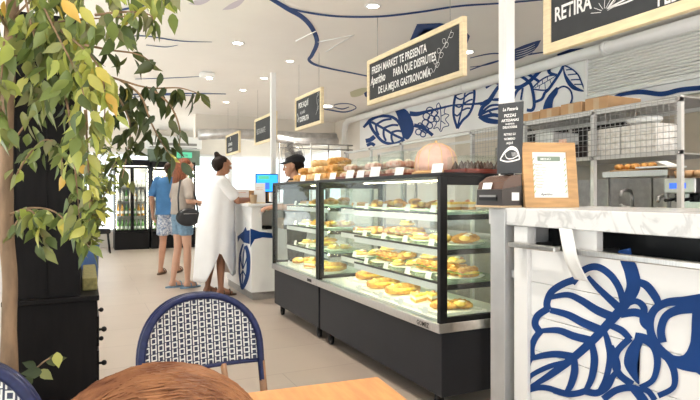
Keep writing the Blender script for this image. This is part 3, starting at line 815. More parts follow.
# ================================================================ hanging chalkboards
def hang_sign(y0, y1, z0, z1, x, label, fw=.035):
    t = thing('chalkboard_sign', label, 'sign', (x, (y0 + y1) / 2, z0), 0, 'hanging chalkboard signs')
    wbox('board', (x - .008, y0 + fw * .6, z0 + fw * .6), (x + .008, y1 - fw * .6, z1 - fw * .6), 'blackboard', t)
    b = MB().m('pinewood')
    b.box((x - .018, y0, z0), (x + .018, y1, z0 + fw), .002); b.box((x - .018, y0, z1 - fw), (x + .018, y1, z1), .002)
    b.box((x - .018, y0, z0 + fw), (x + .018, y0 + fw, z1 - fw), .002); b.box((x - .018, y1 - fw, z0 + fw), (x + .018, y1, z1 - fw), .002)
    b.wb('wooden_frame', t)
    for yy in (y0 + .12 * (y1 - y0), y1 - .12 * (y1 - y0)):
        b = MB().m('dsteel'); b.tube([(x, yy, z1 - .004), (x, yy, CZ)], .0018, 6); b.wb('hanging_wire', t)
    return t
def chalk(t, lines, x, yl):
    for body, z, y, h, sx, m, sh in lines:
        inv(text(body, 'lettering', None, m, (x - .009, y, z), (0, -1, 0), (0, 0, 1), h, sx, shear=sh, bold=.025), t)
SX = 2.3
def ext(x, y): return on_x(x, y, SX)
t = hang_sign(3.06, 4.47, 2.00, 2.40, SX, 'long chalkboard sign with three white lines of capitals and a sprig drawing', .04)
chalk(t, [('FRESH MARKET TE PRESENTA', 2.265, 4.39, .088, .76, 'chalk', 0), ('Aperitivo', 2.17, 4.41, .105, .66, 'chalk', .25), ('PARA QUE DISFRUTES', 2.175, 4.01, .088, .72, 'chalk', 0), ('DE LA MEJOR GASTRONOMÍA', 2.075, 4.27, .084, .72, 'chalk', 0)], SX, 0)
b = MB().m('chalk'); sg = lambda y, z: Vector((SX - .0095, y, z))
def sp(pts, w=.004): stroke(b, pts, w, sg)
sp([(3.42, 2.09), (3.36, 2.16), (3.33, 2.22), (3.26, 2.27), (3.20, 2.34)])
for (y, z, a) in ((3.40, 2.13, .3), (3.38, 2.15, 2.4), (3.35, 2.19, .2), (3.33, 2.22, 2.5), (3.29, 2.25, .1), (3.27, 2.27, 2.3), (3.23, 2.30, .3), (3.43, 2.10, 2.8)):
    L = .055; dy, dz = -math.cos(a) * L, math.sin(a) * L * .8; py, pz = -dz * .35, dy * .35
    sp([(y, z), (y + dy * .5 + py, z + dz * .5 + pz), (y + dy, z + dz), (y + dy * .5 - py, z + dz * .5 - pz), (y, z)], .003)
b.wb('sprig_drawing', t)
t = hang_sign(5.55, 6.38, 1.97, 2.36, SX, 'second hanging chalkboard sign with two bold lines and a small line between')
chalk(t, [('PIDE AQUÍ', 2.225, 6.27, .085, .80, 'chalk', 0), ('tu pedido', 2.15, 6.22, .055, .8, 'chalkgrey', .2), ('Y DISFRUTA', 2.06, 6.27, .08, .78, 'chalk', 0)], SX, 0)
b = MB().m('chalkgrey'); sp([(5.72, 2.08), (5.66, 2.16), (5.70, 2.24), (5.65, 2.31)], .006)
for z in (2.12, 2.19, 2.27): sp([(5.68, z), (5.63, z + .03), (5.66, z + .05), (5.68, z)], .004)
sp([(6.31, 2.07), (6.28, 2.12), (6.31, 2.17)], .02)
b.wb('sprig_drawing', t)
t = hang_sign(7.16, 8.16, 1.94, 2.32, SX, 'hanging chalkboard sign with one line of thin capitals next to the slim pole')
chalk(t, [('RESTAURANTE', 2.09, 8.06, .105, .62, 'chalkgrey', 0)], SX, 0)
t = hang_sign(9.1, 10.05, 1.90, 2.26, SX, 'farthest hanging chalkboard sign with three short white lines')
chalk(t, [('TE', 2.155, 9.75, .07, .9, 'chalk', 0), ('LLEVAMOS', 2.06, 9.87, .075, .8, 'chalk', 0), ('TU PEDIDO', 1.965, 9.87, .075, .75, 'chalk', 0)], SX, 0)
t = hang_sign(1.0, 2.335, 1.975, 2.50, SX, 'big chalkboard sign in light wood frame nearest the camera, above the marble bar', .05)
chalk(t, [('RETIRA', 2.135, 2.26, .105, .72, 'chalk', 0), ('AQUÍ TU', 2.30, 2.20, .11, .8, 'chalk', 0), ('PEDIDO', 2.035, 1.66, .09, .7, 'chalk', 0)], SX, 0)
b = MB().m('chalk')
SHY, SHZ = -.07, .045
sp0 = sp
def sp(pts, w=.004): sp0([(y + SHY, z + SHZ) for y, z in pts], w)
sp([(1.99, 2.06), (1.93, 2.105), (1.85, 2.125), (1.75, 2.13)], .008); sp([(1.99, 2.06), (1.88, 2.075), (1.75, 2.10)], .008); sp([(1.99, 2.06), (1.87, 2.058), (1.75, 2.075)], .008); sp([(1.75, 2.075), (1.73, 2.10), (1.75, 2.13)], .010)
for y, z in ((1.90, 2.09), (1.84, 2.105), (1.80, 2.09)): sp([(y + .01, z), (y, z + .008), (y - .01, z), (y, z - .008), (y + .01, z)], .004)
for a in range(7):
    th = .35 + a * .42; sp([(2.01 + .02 * math.cos(th), 2.055 + .02 * math.sin(th) - .01), (2.01 + .085 * math.cos(th), 2.055 + .06 * math.sin(th) - .01)], .003)
b.wb('pizza_drawing', t)

# ================================================================ marble bar
BX = 1.62
t = thing('bar_counter', 'marble topped white bar with plank front painted with big blue leaves', 'bar counter', (2.0, 1.2, 0))
b = MB().m('marble'); b.box((BX, .2, 1.072), (2.28, 1.985, 1.145), .004); b.wb('marble_top', t)
b = MB().m('white')
for k in range(7):
    z0 = .02 + k * .138; b.box((BX + .03, .25, z0), (BX + .05, 1.755, z0 + .136), .002)
b.wb('plank_front', t)
b = MB().m('white'); b.box((BX + .012, 1.757, .0), (BX + .06, 1.835, 1.07), .002); b.wb('corner_stile', t)
b = MB().m('white'); b.box((BX + .02, 1.42, .99), (BX + .05, 1.57, 1.071)); b.box((BX + .06, .25, .0), (2.26, .29, 1.07)); b.box((2.22, .3, 0), (2.26, 1.83, 1.07)); b.box((BX + .06, 1.80, 0), (2.26, 1.835, 1.07)); b.wb('carcass', t)
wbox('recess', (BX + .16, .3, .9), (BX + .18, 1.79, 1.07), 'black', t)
b = MB().m('postmetal'); b.box((BX - .010, 1.868, 0), (BX - .001, 1.96, 1.140), .002); b.box((BX - .001, 1.868, 0), (BX + .08, 1.96, 1.071)); b.wb('end_post', t)
b = MB().m('postmetal'); b.box((2.16, 1.86, 0), (2.26, 1.965, 1.071), .003); b.wb('end_post', t)
b = MB().m('postmetal'); b.box((BX + .02, 1.835, .1), (BX + .05, 1.86, .13)); b.box((BX + .02, 1.835, .85), (BX + .05, 1.86, .88)); b.wb('stretcher', t)
for a, c in ((1.565, 1.82), (.3, 1.49)):
    b = MB().m('steel'); b.box((BX - .035, a, .985), (BX - .005, c, 1.006), .004)
    for y in (a + .03, c - .05): b.box((BX - .006, y, .987), (BX + .16, y + .02, 1.003))
    b.wb('tray_rail', t)
PX = BX + .0285
b = MB().m('blue'); b.out = Vector((-1, 0, 0)); b.gain = 1.3; ps = lambda x, y: on_x(x, y, PX)
def z8(s): return [(500 + p[0] / 2.22, 220 + p[1] / 2.22) + ((p[2] / 2.22,) if len(p) > 2 else ()) for p in s]
S = lambda pts, w: stroke(b, z8(pts), w / 2.22, ps)
A = lambda pts: area(b, z8(pts), ps)
# big leaf: scalloped outline
S([(60, 378), (58, 345), (62, 318), (72, 300)], 11); S([(72, 305), (70, 285), (78, 262), (92, 245)], 11); S([(90, 250), (78, 232), (84, 212), (108, 196)], 12)
S([(108, 200), (104, 185), (114, 160), (140, 142), (168, 132)], 12); S([(160, 140), (185, 112), (215, 104), (245, 122), (265, 152), (274, 185)], 12)
S([(62, 378), (85, 372), (110, 374), (135, 384)], 10); S([(120, 378), (150, 386), (175, 384), (198, 376)], 11); S([(190, 380), (215, 384), (238, 370), (250, 345)], 12); S([(248, 350), (262, 330), (256, 300), (246, 280)], 10)
# midrib
S([(66, 372, 7), (110, 345, 12), (160, 308, 14), (205, 268, 15), (245, 225, 16), (275, 190, 18), (296, 150, 24), (292, 115, 24), (282, 90, 22), (276, 65, 22)], 14)
# veins
S([(268, 198, 14), (240, 172, 12), (215, 148, 10), (195, 125, 7)], 12); S([(250, 215, 15), (215, 200, 14), (180, 178, 12), (150, 166, 10), (112, 172, 8)], 12)
S([(225, 245, 15), (185, 228, 14), (150, 210, 12), (112, 200, 10)], 12); S([(205, 268, 14), (165, 258, 13), (130, 245, 11), (92, 246, 8)], 12); S([(165, 304, 13), (130, 298, 12), (100, 300, 11), (68, 308, 8)], 11)
S([(150, 315, 8), (110, 325, 9), (70, 345, 8), (64, 362, 6)], 8)
S([(232, 245, 8), (240, 272, 11), (245, 305, 12), (236, 350, 10), (222, 378, 8)], 11); S([(204, 272, 10), (210, 310, 13), (204, 350, 12), (190, 380, 9)], 12); S([(165, 305, 10), (166, 335, 13), (158, 365, 12), (146, 386, 8)], 12)
# inner loops beside the stem
S([(268, 210, 12), (300, 205, 14), (330, 215, 12)], 12); S([(240, 232, 10), (270, 245, 12), (290, 265, 10)], 11); S([(300, 135, 10), (325, 145, 14), (345, 170, 14), (352, 185, 12)], 13)
S([(268, 195, 10), (300, 180, 10), (320, 195, 12), (318, 225, 12), (330, 240, 10)], 11)
# round fruit
S([(450, 176, 20), (410, 180, 16), (372, 183, 14), (345, 198, 14), (334, 222, 14), (336, 252, 14), (350, 282, 16), (375, 305, 16), (405, 322, 16), (450, 330, 16)], 15)
S([(432, 195, 18), (395, 200, 16), (368, 215, 14), (358, 245, 14), (362, 272, 14)], 14); A([(428, 190), (460, 170), (470, 340), (430, 335), (395, 312), (372, 296), (395, 302), (412, 296), (424, 268), (426, 230)])
# bud with petals
A([(300, 262), (320, 262), (310, 295), (305, 330), (310, 365), (290, 345), (276, 318), (282, 288)])
S([(300, 258, 14), (325, 265, 16), (345, 285, 14), (350, 320, 12), (340, 355, 10), (312, 372, 10)], 13); S([(290, 262, 12), (262, 290, 12), (256, 320, 12), (268, 345, 12), (295, 365, 12)], 12)
S([(350, 285, 10), (375, 310, 12), (388, 340, 12), (385, 372, 10), (352, 390, 10)], 11); S([(230, 398, 12), (258, 378, 12), (290, 372, 12), (320, 382, 12)], 12); S([(296, 372, 14), (318, 398, 16), (330, 420, 14)], 14); S([(312, 374, 10), (330, 380, 10), (345, 400, 10)], 10)
S([(334, 262, 14), (348, 282, 14)], 14)
lm = b.wb('painted_leaf_mural', t)
# white strip hanging over the bar edge
b = MB().m('plastic')
P = [on_x(566, 229, BX - .004), on_x(569, 245, BX - .040), on_x(573, 262, BX - .038), on_x(582, 280, BX - .012)]
P = [Vector(p) for p in cat_rom([tuple(p) for p in P], 6)]
b.grid(lambda u, v: P[min(int(u * (len(P) - 1) + .5), len(P) - 1)] + Vector((-.002 + .004 * math.sin(v * PI), -(v - .5) * .062, 0)), len(P) - 1, 4)
o = b.build('apron_strip'); sm = o.modifiers.new('s', 'SOLIDIFY'); sm.thickness = .003
tag(o, 'white curved cloth strip hanging over the steel rail of the bar', 'cloth')

# receipt printer on the bar end
t = thing('receipt_printer', 'black receipt printer with smoky lid on the end of the marble bar', 'printer', (1.662, 1.968, 1.146), 0)
b = MB().m('cardboard2'); b.box((-.065, -.086, 0), (.056, .086, .008)); b.build('base_tray', t)
b = MB().m('printer'); b.prism([(-.055, -.085, .009), (.055, -.085, .009), (.055, -.085, .092), (-.052, -.085, .078)], (0, .17, 0)); b.build('housing', t)
b = MB().m('printertop'); b.prism([(-.05, -.083, .079), (.055, -.083, .093), (.055, -.083, .142), (.04, -.083, .143), (.0, -.083, .135), (-.04, -.083, .11)], (0, .166, 0)); b.build('lid', t)
b = MB().m('dsteel'); b.box((-.0585, -.05, .045), (-.0545, .06, .054)); b.m('black'); b.box((-.058, -.055, .03), (-.0548, .065, .045)); b.build('paper_slot', t)
b = MB().m('card'); b.prism([(-.0585, -.02, .08), (-.0585, .04, .08), (-.05, .04, .108), (-.05, -.02, .108)], (-.0012, 0, 0)); b.build('sticker', t)
b = MB().m('card'); b.box((.0, -.0865, .03), (.04, -.0853, .065)); b.build('receipt_stub', t)

# small slim chalkboard standing on the printer
nrm = Vector((-.92, -.39, 0)).normalized(); rt = Vector((.39, -.92, 0)).normalized()
lo = dep(500.5, 172.5, 2.46)
t = thing('menu_chalkboard', 'slim upright chalkboard about pizzas standing on the receipt printer', 'sign', (1.70, 1.955, 1.29))
c0 = Vector((1.706, 1.955, 1.2955)) - rt * .055; up = Vector((.0, .0, 1)) + rt * .02; W, H = .118, .315
b = MB().m('blackboard'); b.prism([c0, c0 + rt * W, c0 + rt * W + up * H, c0 + up * H], -nrm * .006); b.wb('board', t)
b = MB().m('black'); b.box((1.682, 1.93, 1.2895), (1.716, 1.98, 1.2955)); b.wb('foot', t)
for body, fy, h, sx, fx in (('La Pizzería', .89, .020, .85, .5), ('PIZZAS', .80, .019, .95, .5), ('ARTESANAS', .735, .017, .9, .5), ('NUESTRAS', .69, .010, .9, .5), ('DELICIOSAS', .64, .015, .85, .5), ('RETIRE SU', .54, .014, .9, .5), ('NÚMERO', .475, .014, .9, .5), ('AQUÍ', .415, .014, .9, .5)):
    p = c0 + rt * W * fx + up * H * fy + nrm * .0005
    inv(text(body, 'lettering', None, 'chalk', p, rt, up, h, sx, 'CENTER', .0008, .2 if fy > .85 else 0), t)
b = MB().m('chalk'); q = lambda x, y: c0 + rt * (W * x) + up * (H * y) + nrm * .0012
stroke(b, [(.12, .2, .02), (.3, .3, .04), (.55, .36, .05), (.8, .32, .05), (.92, .2, .03)], .03, q); stroke(b, [(.12, .2), (.4, .17), (.7, .18), (.92, .2)], .02, q); stroke(b, [(.3, .3), (.4, .22), (.62, .21), (.86, .25)], .015, q)
for k in range(6): stroke(b, [(.62 + .05 * k, .24), (.60 + .05 * k, .30)], .012, q)
b.wb('pizza_drawing', t)

# oak menu frame leaning on the bar
A0 = Vector((1.72, 1.862, 1.146)); RT = Vector((.325, -.125, 0)).normalized(); NR = RT.cross(Vector((0, 0, 1))); UP = (Vector((0, 0, 1)) - NR * .14).normalized()
fw_, fh_ = .24, .288
t = thing('framed_menu', 'wide honey oak frame holding a printed menu, leaning on the marble bar', 'frame', A0 + RT * fw_ / 2)
def quad(a, bq, c, d): return [A0 + RT * p[0] + UP * p[1] for p in (a, bq, c, d)]
b = MB().m('oak'); m = .043
for qd in (((0, 0), (fw_, 0), (fw_ - m, m), (m, m)), ((fw_, 0), (fw_, fh_), (fw_ - m, fh_ - m), (fw_ - m, m)), ((fw_, fh_), (0, fh_), (m, fh_ - m), (fw_ - m, fh_ - m)), ((0, fh_), (0, 0), (m, m), (m, fh_ - m))):
    b.prism(quad(*qd), -NR * .022)
b.wb('wooden_frame', t)
b = MB().m('card'); b.prism([p - NR * .006 for p in quad((m, m), (fw_ - m, m), (fw_ - m, fh_ - m), (m, fh_ - m))], -NR * .006); b.wb('menu_sheet', t)
b = MB().m('signgreen'); b.prism(quad((m + .022, fh_ - m - .04), (fw_ - m - .03, fh_ - m - .04), (fw_ - m - .03, fh_ - m - .02), (m + .022, fh_ - m - .02)), NR * .001)
b.wb('menu_heading', t)
for k in range(9):
    inv(text(['Margarita', 'Cuatro quesos', 'Jamón y queso', 'Vegetal y atún', 'Barbacoa', 'Prosciutto', 'Carbonara', 'Hawaiana', 'Diavola'][k], 'lettering', None, 'ham', A0 + RT * (m + .012) + UP * (fh_ - m - .058 - .0125 * k) - NR * .004, RT, UP, .009, .9), t)
inv(text('MENÚ', 'lettering', None, 'card', A0 + RT * (m + .034) + UP * (fh_ - m - .036) + NR * .002, RT, UP, .013, 1.3), t)
inv(text('Aperitivo', 'lettering', None, 'blackboard', A0 + RT * (m + .03) + UP * (m + .010) - NR * .004, RT, UP, .015, .9, shear=.3), t)
b = MB().m('lettuce'); q = lambda x, y: A0 + RT * x + UP * y - NR * .004
for k in range(7):
    for (x, y) in ((m + .006, m + .02 + k * .024), (fw_ - m - .008, m + .02 + k * .024)): stroke(b, [(x - .004, y), (x, y + .008), (x + .004, y + .012)], .003, q)
b.wb('leaf_border', t)

# ================================================================ till counter
t = thing('till_counter', 'white till counter with a blue leaf painting where the customers stand', 'counter', (2.15, 6.82, 0))
X0, X1, Y0, Y1 = 1.71, 2.75, 6.23, 7.46
wbox('kick_plate', (X0 + .02, Y0 + .02, 0), (X1, Y1, .09), 'dsteel', t)
b = MB().m('white')
b.box((X0, Y0, .09), (X1, Y1, .80)); b.box((X0, Y0 + .35, .80), (X1, Y1, 1.065)); b.box((X0, Y0, .80), (X0 + .12, Y0 + .35, 1.065)); b.wb('body', t)
wbox('countertop', (X0 - .04, Y0 - .02, 1.066), (X1, Y1 + .03, 1.10), 'white', t, .004)
b = MB().m('blue')
fx = lambda x, y: on_x(x, y, X0 - .003)
fy = lambda x, y: on_y(x, y, Y0 - .003)
zz = lambda s: [(225 + p[0] / 3.2, 180 + p[1] / 3.2) + ((p[2] / 3.2,) if len(p) > 2 else ()) for p in s]
area(b, zz([(40, 180), (58, 165), (66, 150), (70, 162), (79, 160), (79, 205), (60, 200), (48, 185), (41, 200)]), fx, False)
area(b, zz([(81, 155), (110, 165), (150, 170), (153, 186), (120, 184), (95, 190), (81, 215)]), fy, False)
stroke(b, zz([(66, 210, 10), (74, 240, 12), (74, 290, 12), (66, 325, 12), (54, 350, 8)]), 4, fx)
stroke(b, zz([(58, 205, 5), (48, 240, 6), (46, 290, 6), (50, 330, 6), (54, 350, 5)]), 2, fx)
for p in ([(62, 215), (58, 250), (57, 285)], [(57, 285), (52, 265), (49, 240)], [(57, 285), (66, 262), (72, 240)], [(57, 290), (50, 305), (49, 320)], [(57, 290), (65, 305), (70, 318)], [(57, 288), (56, 320), (54, 345)]): stroke(b, zz(p), 1.1, fx)
b.wb('painted_leaf', t)
def on_till(x, y): return (x, y, 1.10)
t = thing('till_monitor', 'till monitor with a bright blue screen on the white counter', 'monitor', (2.02, 6.66, 1.101), math.radians(-5))
b = MB().m('black'); b.lathe([(.07, 0), (.07, .012), (.02, .02)], n=20); b.tube([(0, 0, .015), (0, .01, .16)], .014, 8); b.build('stand', t)
b = MB().m('black'); b.box((-.14, -.014, .13), (.14, .014, .36), .006); b.build('housing', t)
b = MB().m('screen'); b.box((-.13, -.0155, .142), (.13, -.0145, .348)); b.build('screen', t)
b = MB().m('exitgreen'); b.box((-.11, -.017, .29), (.03, -.0158, .335)); b.m('display'); b.box((-.03, -.017, .17), (.03, -.0158, .25)); b.build('screen_tile', t)
def stand_card(loc, rz, w, h, label, lines, fr='pinewood'):
    t = thing('counter_menu', label, 'menu', loc, rz, 'menus on the till counter')
    b = MB().m(fr); b.box((-w / 2, -.03, 0), (w / 2, .03, .012)); b.build('foot', t)
    b = MB().m('card'); b.box((-w / 2, -.005, .012), (w / 2, .005, h)); b.build('sheet', t)
    b = MB().m('pinkbox')
    for k in range(lines): b.box((-w * .3, -.0065, h * .75 - k * .022), (w * .3, -.0052, h * .75 - k * .022 + .006))
    b.build('printed_lines', t)
stand_card((1.86, 6.42, 1.101), -.45, .13, .24, 'tall white menu card facing the cases on the till counter', 2)
stand_card((1.80, 7.0, 1.101), -.5, .17, .17, 'low white menu card on the till counter beside the white dress', 1)
b = MB().m('cardboard2'); b.lathe([(.032, 0), (.042, .10), (.045, .10), (.043, .104), (.037, .10), (.03, .004)], n=18); o = b.build('paper_cup', None, (1.77, 6.36, 1.1005)); tag(o, 'brown paper cup at the near edge of the till counter', 'cup')
b = MB().m('oak'); b.box((-.17, -.12, 0), (.17, .12, .16), .006); o = b.build('wooden_box', None, (2.0, 7.15, 1.101)); tag(o, 'low wooden box on the till counter behind the menu cards', 'box')
t = thing('card_terminal', 'small black card terminal in the niche of the till counter', 'card terminal', (1.93, 6.36, .801))
b = MB().m('black'); b.box((-.04, -.08, 0), (.04, .08, .04), .01); b.build('housing', t)
b = MB().m('dsteel'); b.box((-.03, 0, .0405), (.03, .06, .042)); b.build('display', t)
for (x, y, c, l) in ((2.15, 6.36, 'cardboard2', 'brown'), (2.32, 6.4, 'black', 'black')):
    b = MB().m(c); b.box((-.07, -.08, 0), (.07, .08, .13), .01); o = b.build('storage_box', None, (x, y, .801)); tag(o, l + ' box inside the niche of the till counter', 'box')
# ================================================================ kitchen side
FX = 2.7
t = thing('wire_screen_shelving', 'long steel shelving rack with wire mesh panels behind the bar and cases', 'shelving', (FX, 3, 0))
PY = [1.83, 2.36, 2.93, 3.50, 4.56, 5.19, 5.8]
for y in PY:
    wbox('upright', (FX - .012, y - .012, 0), (FX + .012, y + .012, 1.70), 'rackmetal', t)
    if y in (1.83, 2.93, 4.56, 5.8): wbox('upright', (FX + .41, y - .009, 0), (FX + .428, y + .009, 1.69), 'dsteel', t)
for z in (1.68, 1.415):
    for x in (FX - .012, FX + .404): wbox('rail', (x, 1.818, z - .011), (x + .02, 5.812, z + .011), 'rackmetal', t)
wbox('shelf_board', (FX - .008, 1.82, 1.405), (FX + .42, 4.0, 1.413), 'dsteel', t)
wbox('shelf_board', (FX - .008, 1.82, 1.691), (FX + .42, 3.2, 1.699), 'dsteel', t)
wbox('shelf_board', (FX - .01, 1.82, .85), (FX + .42, 5.8, .87), 'dsteel', t)
b = MB().m('dsteel'); n = 0
for k in range(int((3.5 - 1.84) / .032) + 1): y = 1.845 + k * .032; b.tube([(FX - .02, y, 1.40), (FX - .02, y, 1.69)], .0016, 4, caps=False)
for k in range(9): z = 1.425 + k * .032; b.tube([(FX - .023, 1.83, z), (FX - .023, 3.5, z)], .0016, 4, caps=False)
b.wb('mesh_panel', t)
for y in PY:
    for z in (1.415, 1.68): 
        b = MB().m('dsteel'); b.tube([(FX - .03, y, z), (FX - .016, y, z)], .009, 8); b.wb('bolt', t)
# packs and boxes on it
for (y0, y1, lb) in ((1.985, 2.20, 'white patterned paper pack behind the mesh, the one nearer the blue machine'), (2.21, 2.43, 'white patterned paper pack behind the mesh, the one nearer the menu frame')):
    b = MB().m('paperpack')
    for k in range(4): b.box((FX + .03, y0, 1.4135 + k * .043), (FX + .2, y1, 1.4135 + k * .043 + .0425), .004)
    tag(b.build('paper_pack'), lb, 'paper pack', 'paper packs behind the mesh')
b = MB().m('plastic'); b.ball((0, 0, .03), (.08, .10, .03), 14); tag(b.build('white_bag', None, (FX + .12, 2.12, 1.587)), 'crumpled white bag lying on the paper packs', 'bag')
for k, (y, lb) in enumerate(((2.36, 'brown cardboard box on the rack top, the one nearest the shutter'), (2.55, 'brown cardboard box on the rack top, second from the shutter'), (2.73, 'brown cardboard box on the rack top, third from the shutter'), (2.90, 'brown cardboard box on the rack top, last in the row towards the post'))):
    t = thing('cardboard_box', lb, 'box', (FX + .16, y, 1.70), 0, 'cardboard boxes on the rack top')
    b = MB().m('carton'); b.box((-.14, -.082, 0), (.14, .082, .075 - .006 * k), .003); b.build('carton', t)
    b = MB().m('cardboard2'); b.box((-.1408, -.02, .001), (-.1395, .02, .07 - .006 * k)); b.build('tape', t)
# more stock behind the mesh further along
for (y, w, h, m, lb, nm) in ((2.62, .20, .10, 'darkunit', 'dark box behind the mesh, above the oak menu frame', 'storage_box'), (2.82, .16, .20, 'plastic', 'white plastic tub behind the mesh, above the oak menu frame', 'plastic_tub'), (3.2, .22, .14, 'greycover', 'grey box behind the mesh, hidden partly by the slim chalkboard', 'storage_box')):
    b = MB().m(m); b.box((-.12, -w / 2, 0), (.12, w / 2, h), .008); tag(b.build(nm, None, (FX + .18, y, 1.4135)), lb, 'box')
b = MB().m('pinkbox'); b.box((-.002, -.03, 0), (.002, .03, .075)); tag(b.build('paper_note', None, (FX - .028, 2.57, 1.47)), 'small rosy paper note hung on the mesh beside the oak menu frame', 'note')

# kitchen counter along the wall
t = thing('kitchen_counter', 'steel kitchen counter with sink and splashback behind the mesh rack', 'kitchen counter', (4.2, 3, 0))
wbox('worktop', (3.65, 1.0, .98), (4.78, 5.6, 1.02), 'steel', t)
wbox('body', (3.70, 1.0, .0), (4.77, 5.6, .98), 'dsteel', t)
struct(bx('wall_kitchen_splashback', (4.770, 1.4, 1.03), (4.786, 4.6, 1.36), 'dsteel'))
b = MB().m('black'); b.box((3.8, 2.6, 1.0195), (4.3, 3.4, 1.0212)); b.wb('sink_bowl', t)
t = thing('steel_overshelf', 'steel table shelf above the sink carrying trays and white paper', 'shelf', (4.2, 3.0, 1.02))
wbox('shelf_top', (3.9, 2.74, 1.345), (4.5, 3.32, 1.39), 'steel', t)
for x in (3.93, 4.46):
    for y in (2.77, 3.29): wbox('leg', (x - .012, y - .012, 1.02), (x + .012, y + .012, 1.345), 'dsteel', t)
for k, (y, h) in enumerate(((3.08, .22), (2.80, .17))):
    t = thing('kitchen_tap', ['taller curved steel tap at the sink behind the bar', 'shorter curved steel tap beside the taller one'][k], 'tap', (3.95 + .05 * k, y, 1.022), 0, 'sink taps')
    b = MB().m('steel'); b.lathe([(.03, 0), (.03, .015), (.016, .02)], n=14); b.tube([(0, 0, .01), (0, 0, h * .7), (-.02, 0, h * .95), (-.07, 0, h), (-.12, 0, h * .93), (-.13, 0, h * .75)], .013, 8); b.build('spout', t)
    b = MB().m('steel'); b.tube([(0, .015, h * .35), (0, .10, h * .42)], .010, 8); b.ball((0, .10, h * .42), .016, 8); b.build('lever', t)
t = thing('serving_tray', 'dark wooden tray with brown rolls on the steel shelf', 'tray', (4.12, 3.08, 1.391))
b = MB().m('oak'); b.box((-.16, -.22, 0), (.16, .22, .015), .004); b.build('board', t)
for k in range(5):
    b = MB().m('bread'); b.ball((0, 0, .026), (.045, .037, .027), 10); tag(b.build('bread_roll', None, (4.05 + .02 * (k % 2), 2.98 + .075 * k, 1.4065)), 'brown roll on the dark tray on the steel shelf', 'bread', 'rolls on the steel shelf')
b = MB().m('card')
b.prism([(-.1, -.13, 0), (.1, -.15, 0), (.09, .12, 0), (-.1, .13, 0)], (0, 0, .012)); b.prism([(-.09, -.12, .012), (.09, -.1, .012), (.06, .06, .08), (-.08, .05, .075)], (0, 0, .006))
tag(b.build('wrapping_paper', None, (3.985, 2.87, 1.4065)), 'crumpled white wrapping paper at the end of the steel shelf', 'paper')
# machine with blue display
t = thing('coffee_machine', 'steel machine with a small blue display beside the rack upright', 'coffee machine', (4.02, 2.60, 1.021))
b = MB().m('steel'); b.box((-.2, -.115, 0), (.2, .115, .05), .006); b.box((-.02, -.115, .05), (.2, .115, .30), .01); b.box((-.2, -.115, .19), (.2, .115, .30), .01); b.build('housing', t)
b = MB().m('display'); b.box((-.2045, -.05, .225), (-.2005, .07, .265)); b.build('display', t)
for y in (-.055, .055):
    b = MB().m('black'); b.lathe([(.032, .13), (.032, .189)], (-.11, y, 0), 14); b.tube([(-.13, y, .155), (-.27, y, .14)], .012, 8); b.build('portafilter', t)
b = MB().m('black'); b.box((-.19, -.1, .0505), (-.03, .1, .056)); b.build('drip_tray', t)
for k in range(6):
    b = MB().m('carton'); b.lathe([(.025, 0), (.035, .055), (.031, .055), (.022, .005)], n=14); tag(b.build('coffee_cup', None, (3.93 + .10 * (k // 3), 2.525 + .075 * (k % 3), 1.3215)), 'brown cup stored on top of the machine with the blue display', 'cup', 'cups on the machine')
# glasses beside it
for k in range(4):
    b = MB().m('glass'); b.lathe([(.024, 0), (.034, .13), (.031, .13), (.022, .006)], n=14); tag(b.build('drinking_glass', None, (3.80 + .1 * (k // 2), 2.28 + .09 * (k % 2), 1.021)), 'clear glass standing between the blue display machine and the dark unit', 'glass', 'glasses on the kitchen counter')
t = thing('dark_oven', 'tall dark maroon unit with a steel rail past the rack upright', 'oven', (4.25, 2.27, 1.021))
b = MB().m('darkunit'); b.box((-.3, -.4, .35), (.5, .17, .95), .01); b.box((-.1, -.4, 0), (.5, .17, .35)); b.build('body', t)
b = MB().m('steel'); b.tube([(-.33, -.36, .62), (-.33, .13, .62)], .012, 8); b.tube([(-.33, -.3, .62), (-.30, -.3, .62)], .008, 6); b.tube([(-.33, .07, .62), (-.30, .07, .62)], .008, 6); b.build('handle', t)
b = MB().m('black'); b.box((-.304, -.34, .40), (-.3005, .11, .58)); b.build('door_glass', t)
t = thing('stand_mixer', 'bulky grey rounded machine under the mesh beside the oak menu frame', 'mixer', (3.95, 4.12, 1.021))
b = MB().m('greycover'); b.tube([(0, 0, 0), (0, 0, .2), (-.01, 0, .3), (-.04, 0, .36)], [.2, .21, .17, .05], 20); b.build('covered_body', t)
t = thing('hanging_cupboard', 'dark wall cupboard seen through the mesh above the menu frame', 'cupboard', (4.55, 4.2, 1.55))
b = MB().m('darkunit'); b.box((-.2, -.75, 0), (.22, .75, .42), .006); b.build('body', t)
for y in (-.37, .37):
    b = MB().m('blackwood'); b.box((-.215, y - .35, .02), (-.2015, y + .35, .40), .003); d = b.build('door', t)
    b = MB().m('steel'); b.box((-.235, -.08 + y, .05), (-.2155, .08 + y, .065)); b.build('handle', d)
wbox_ = None

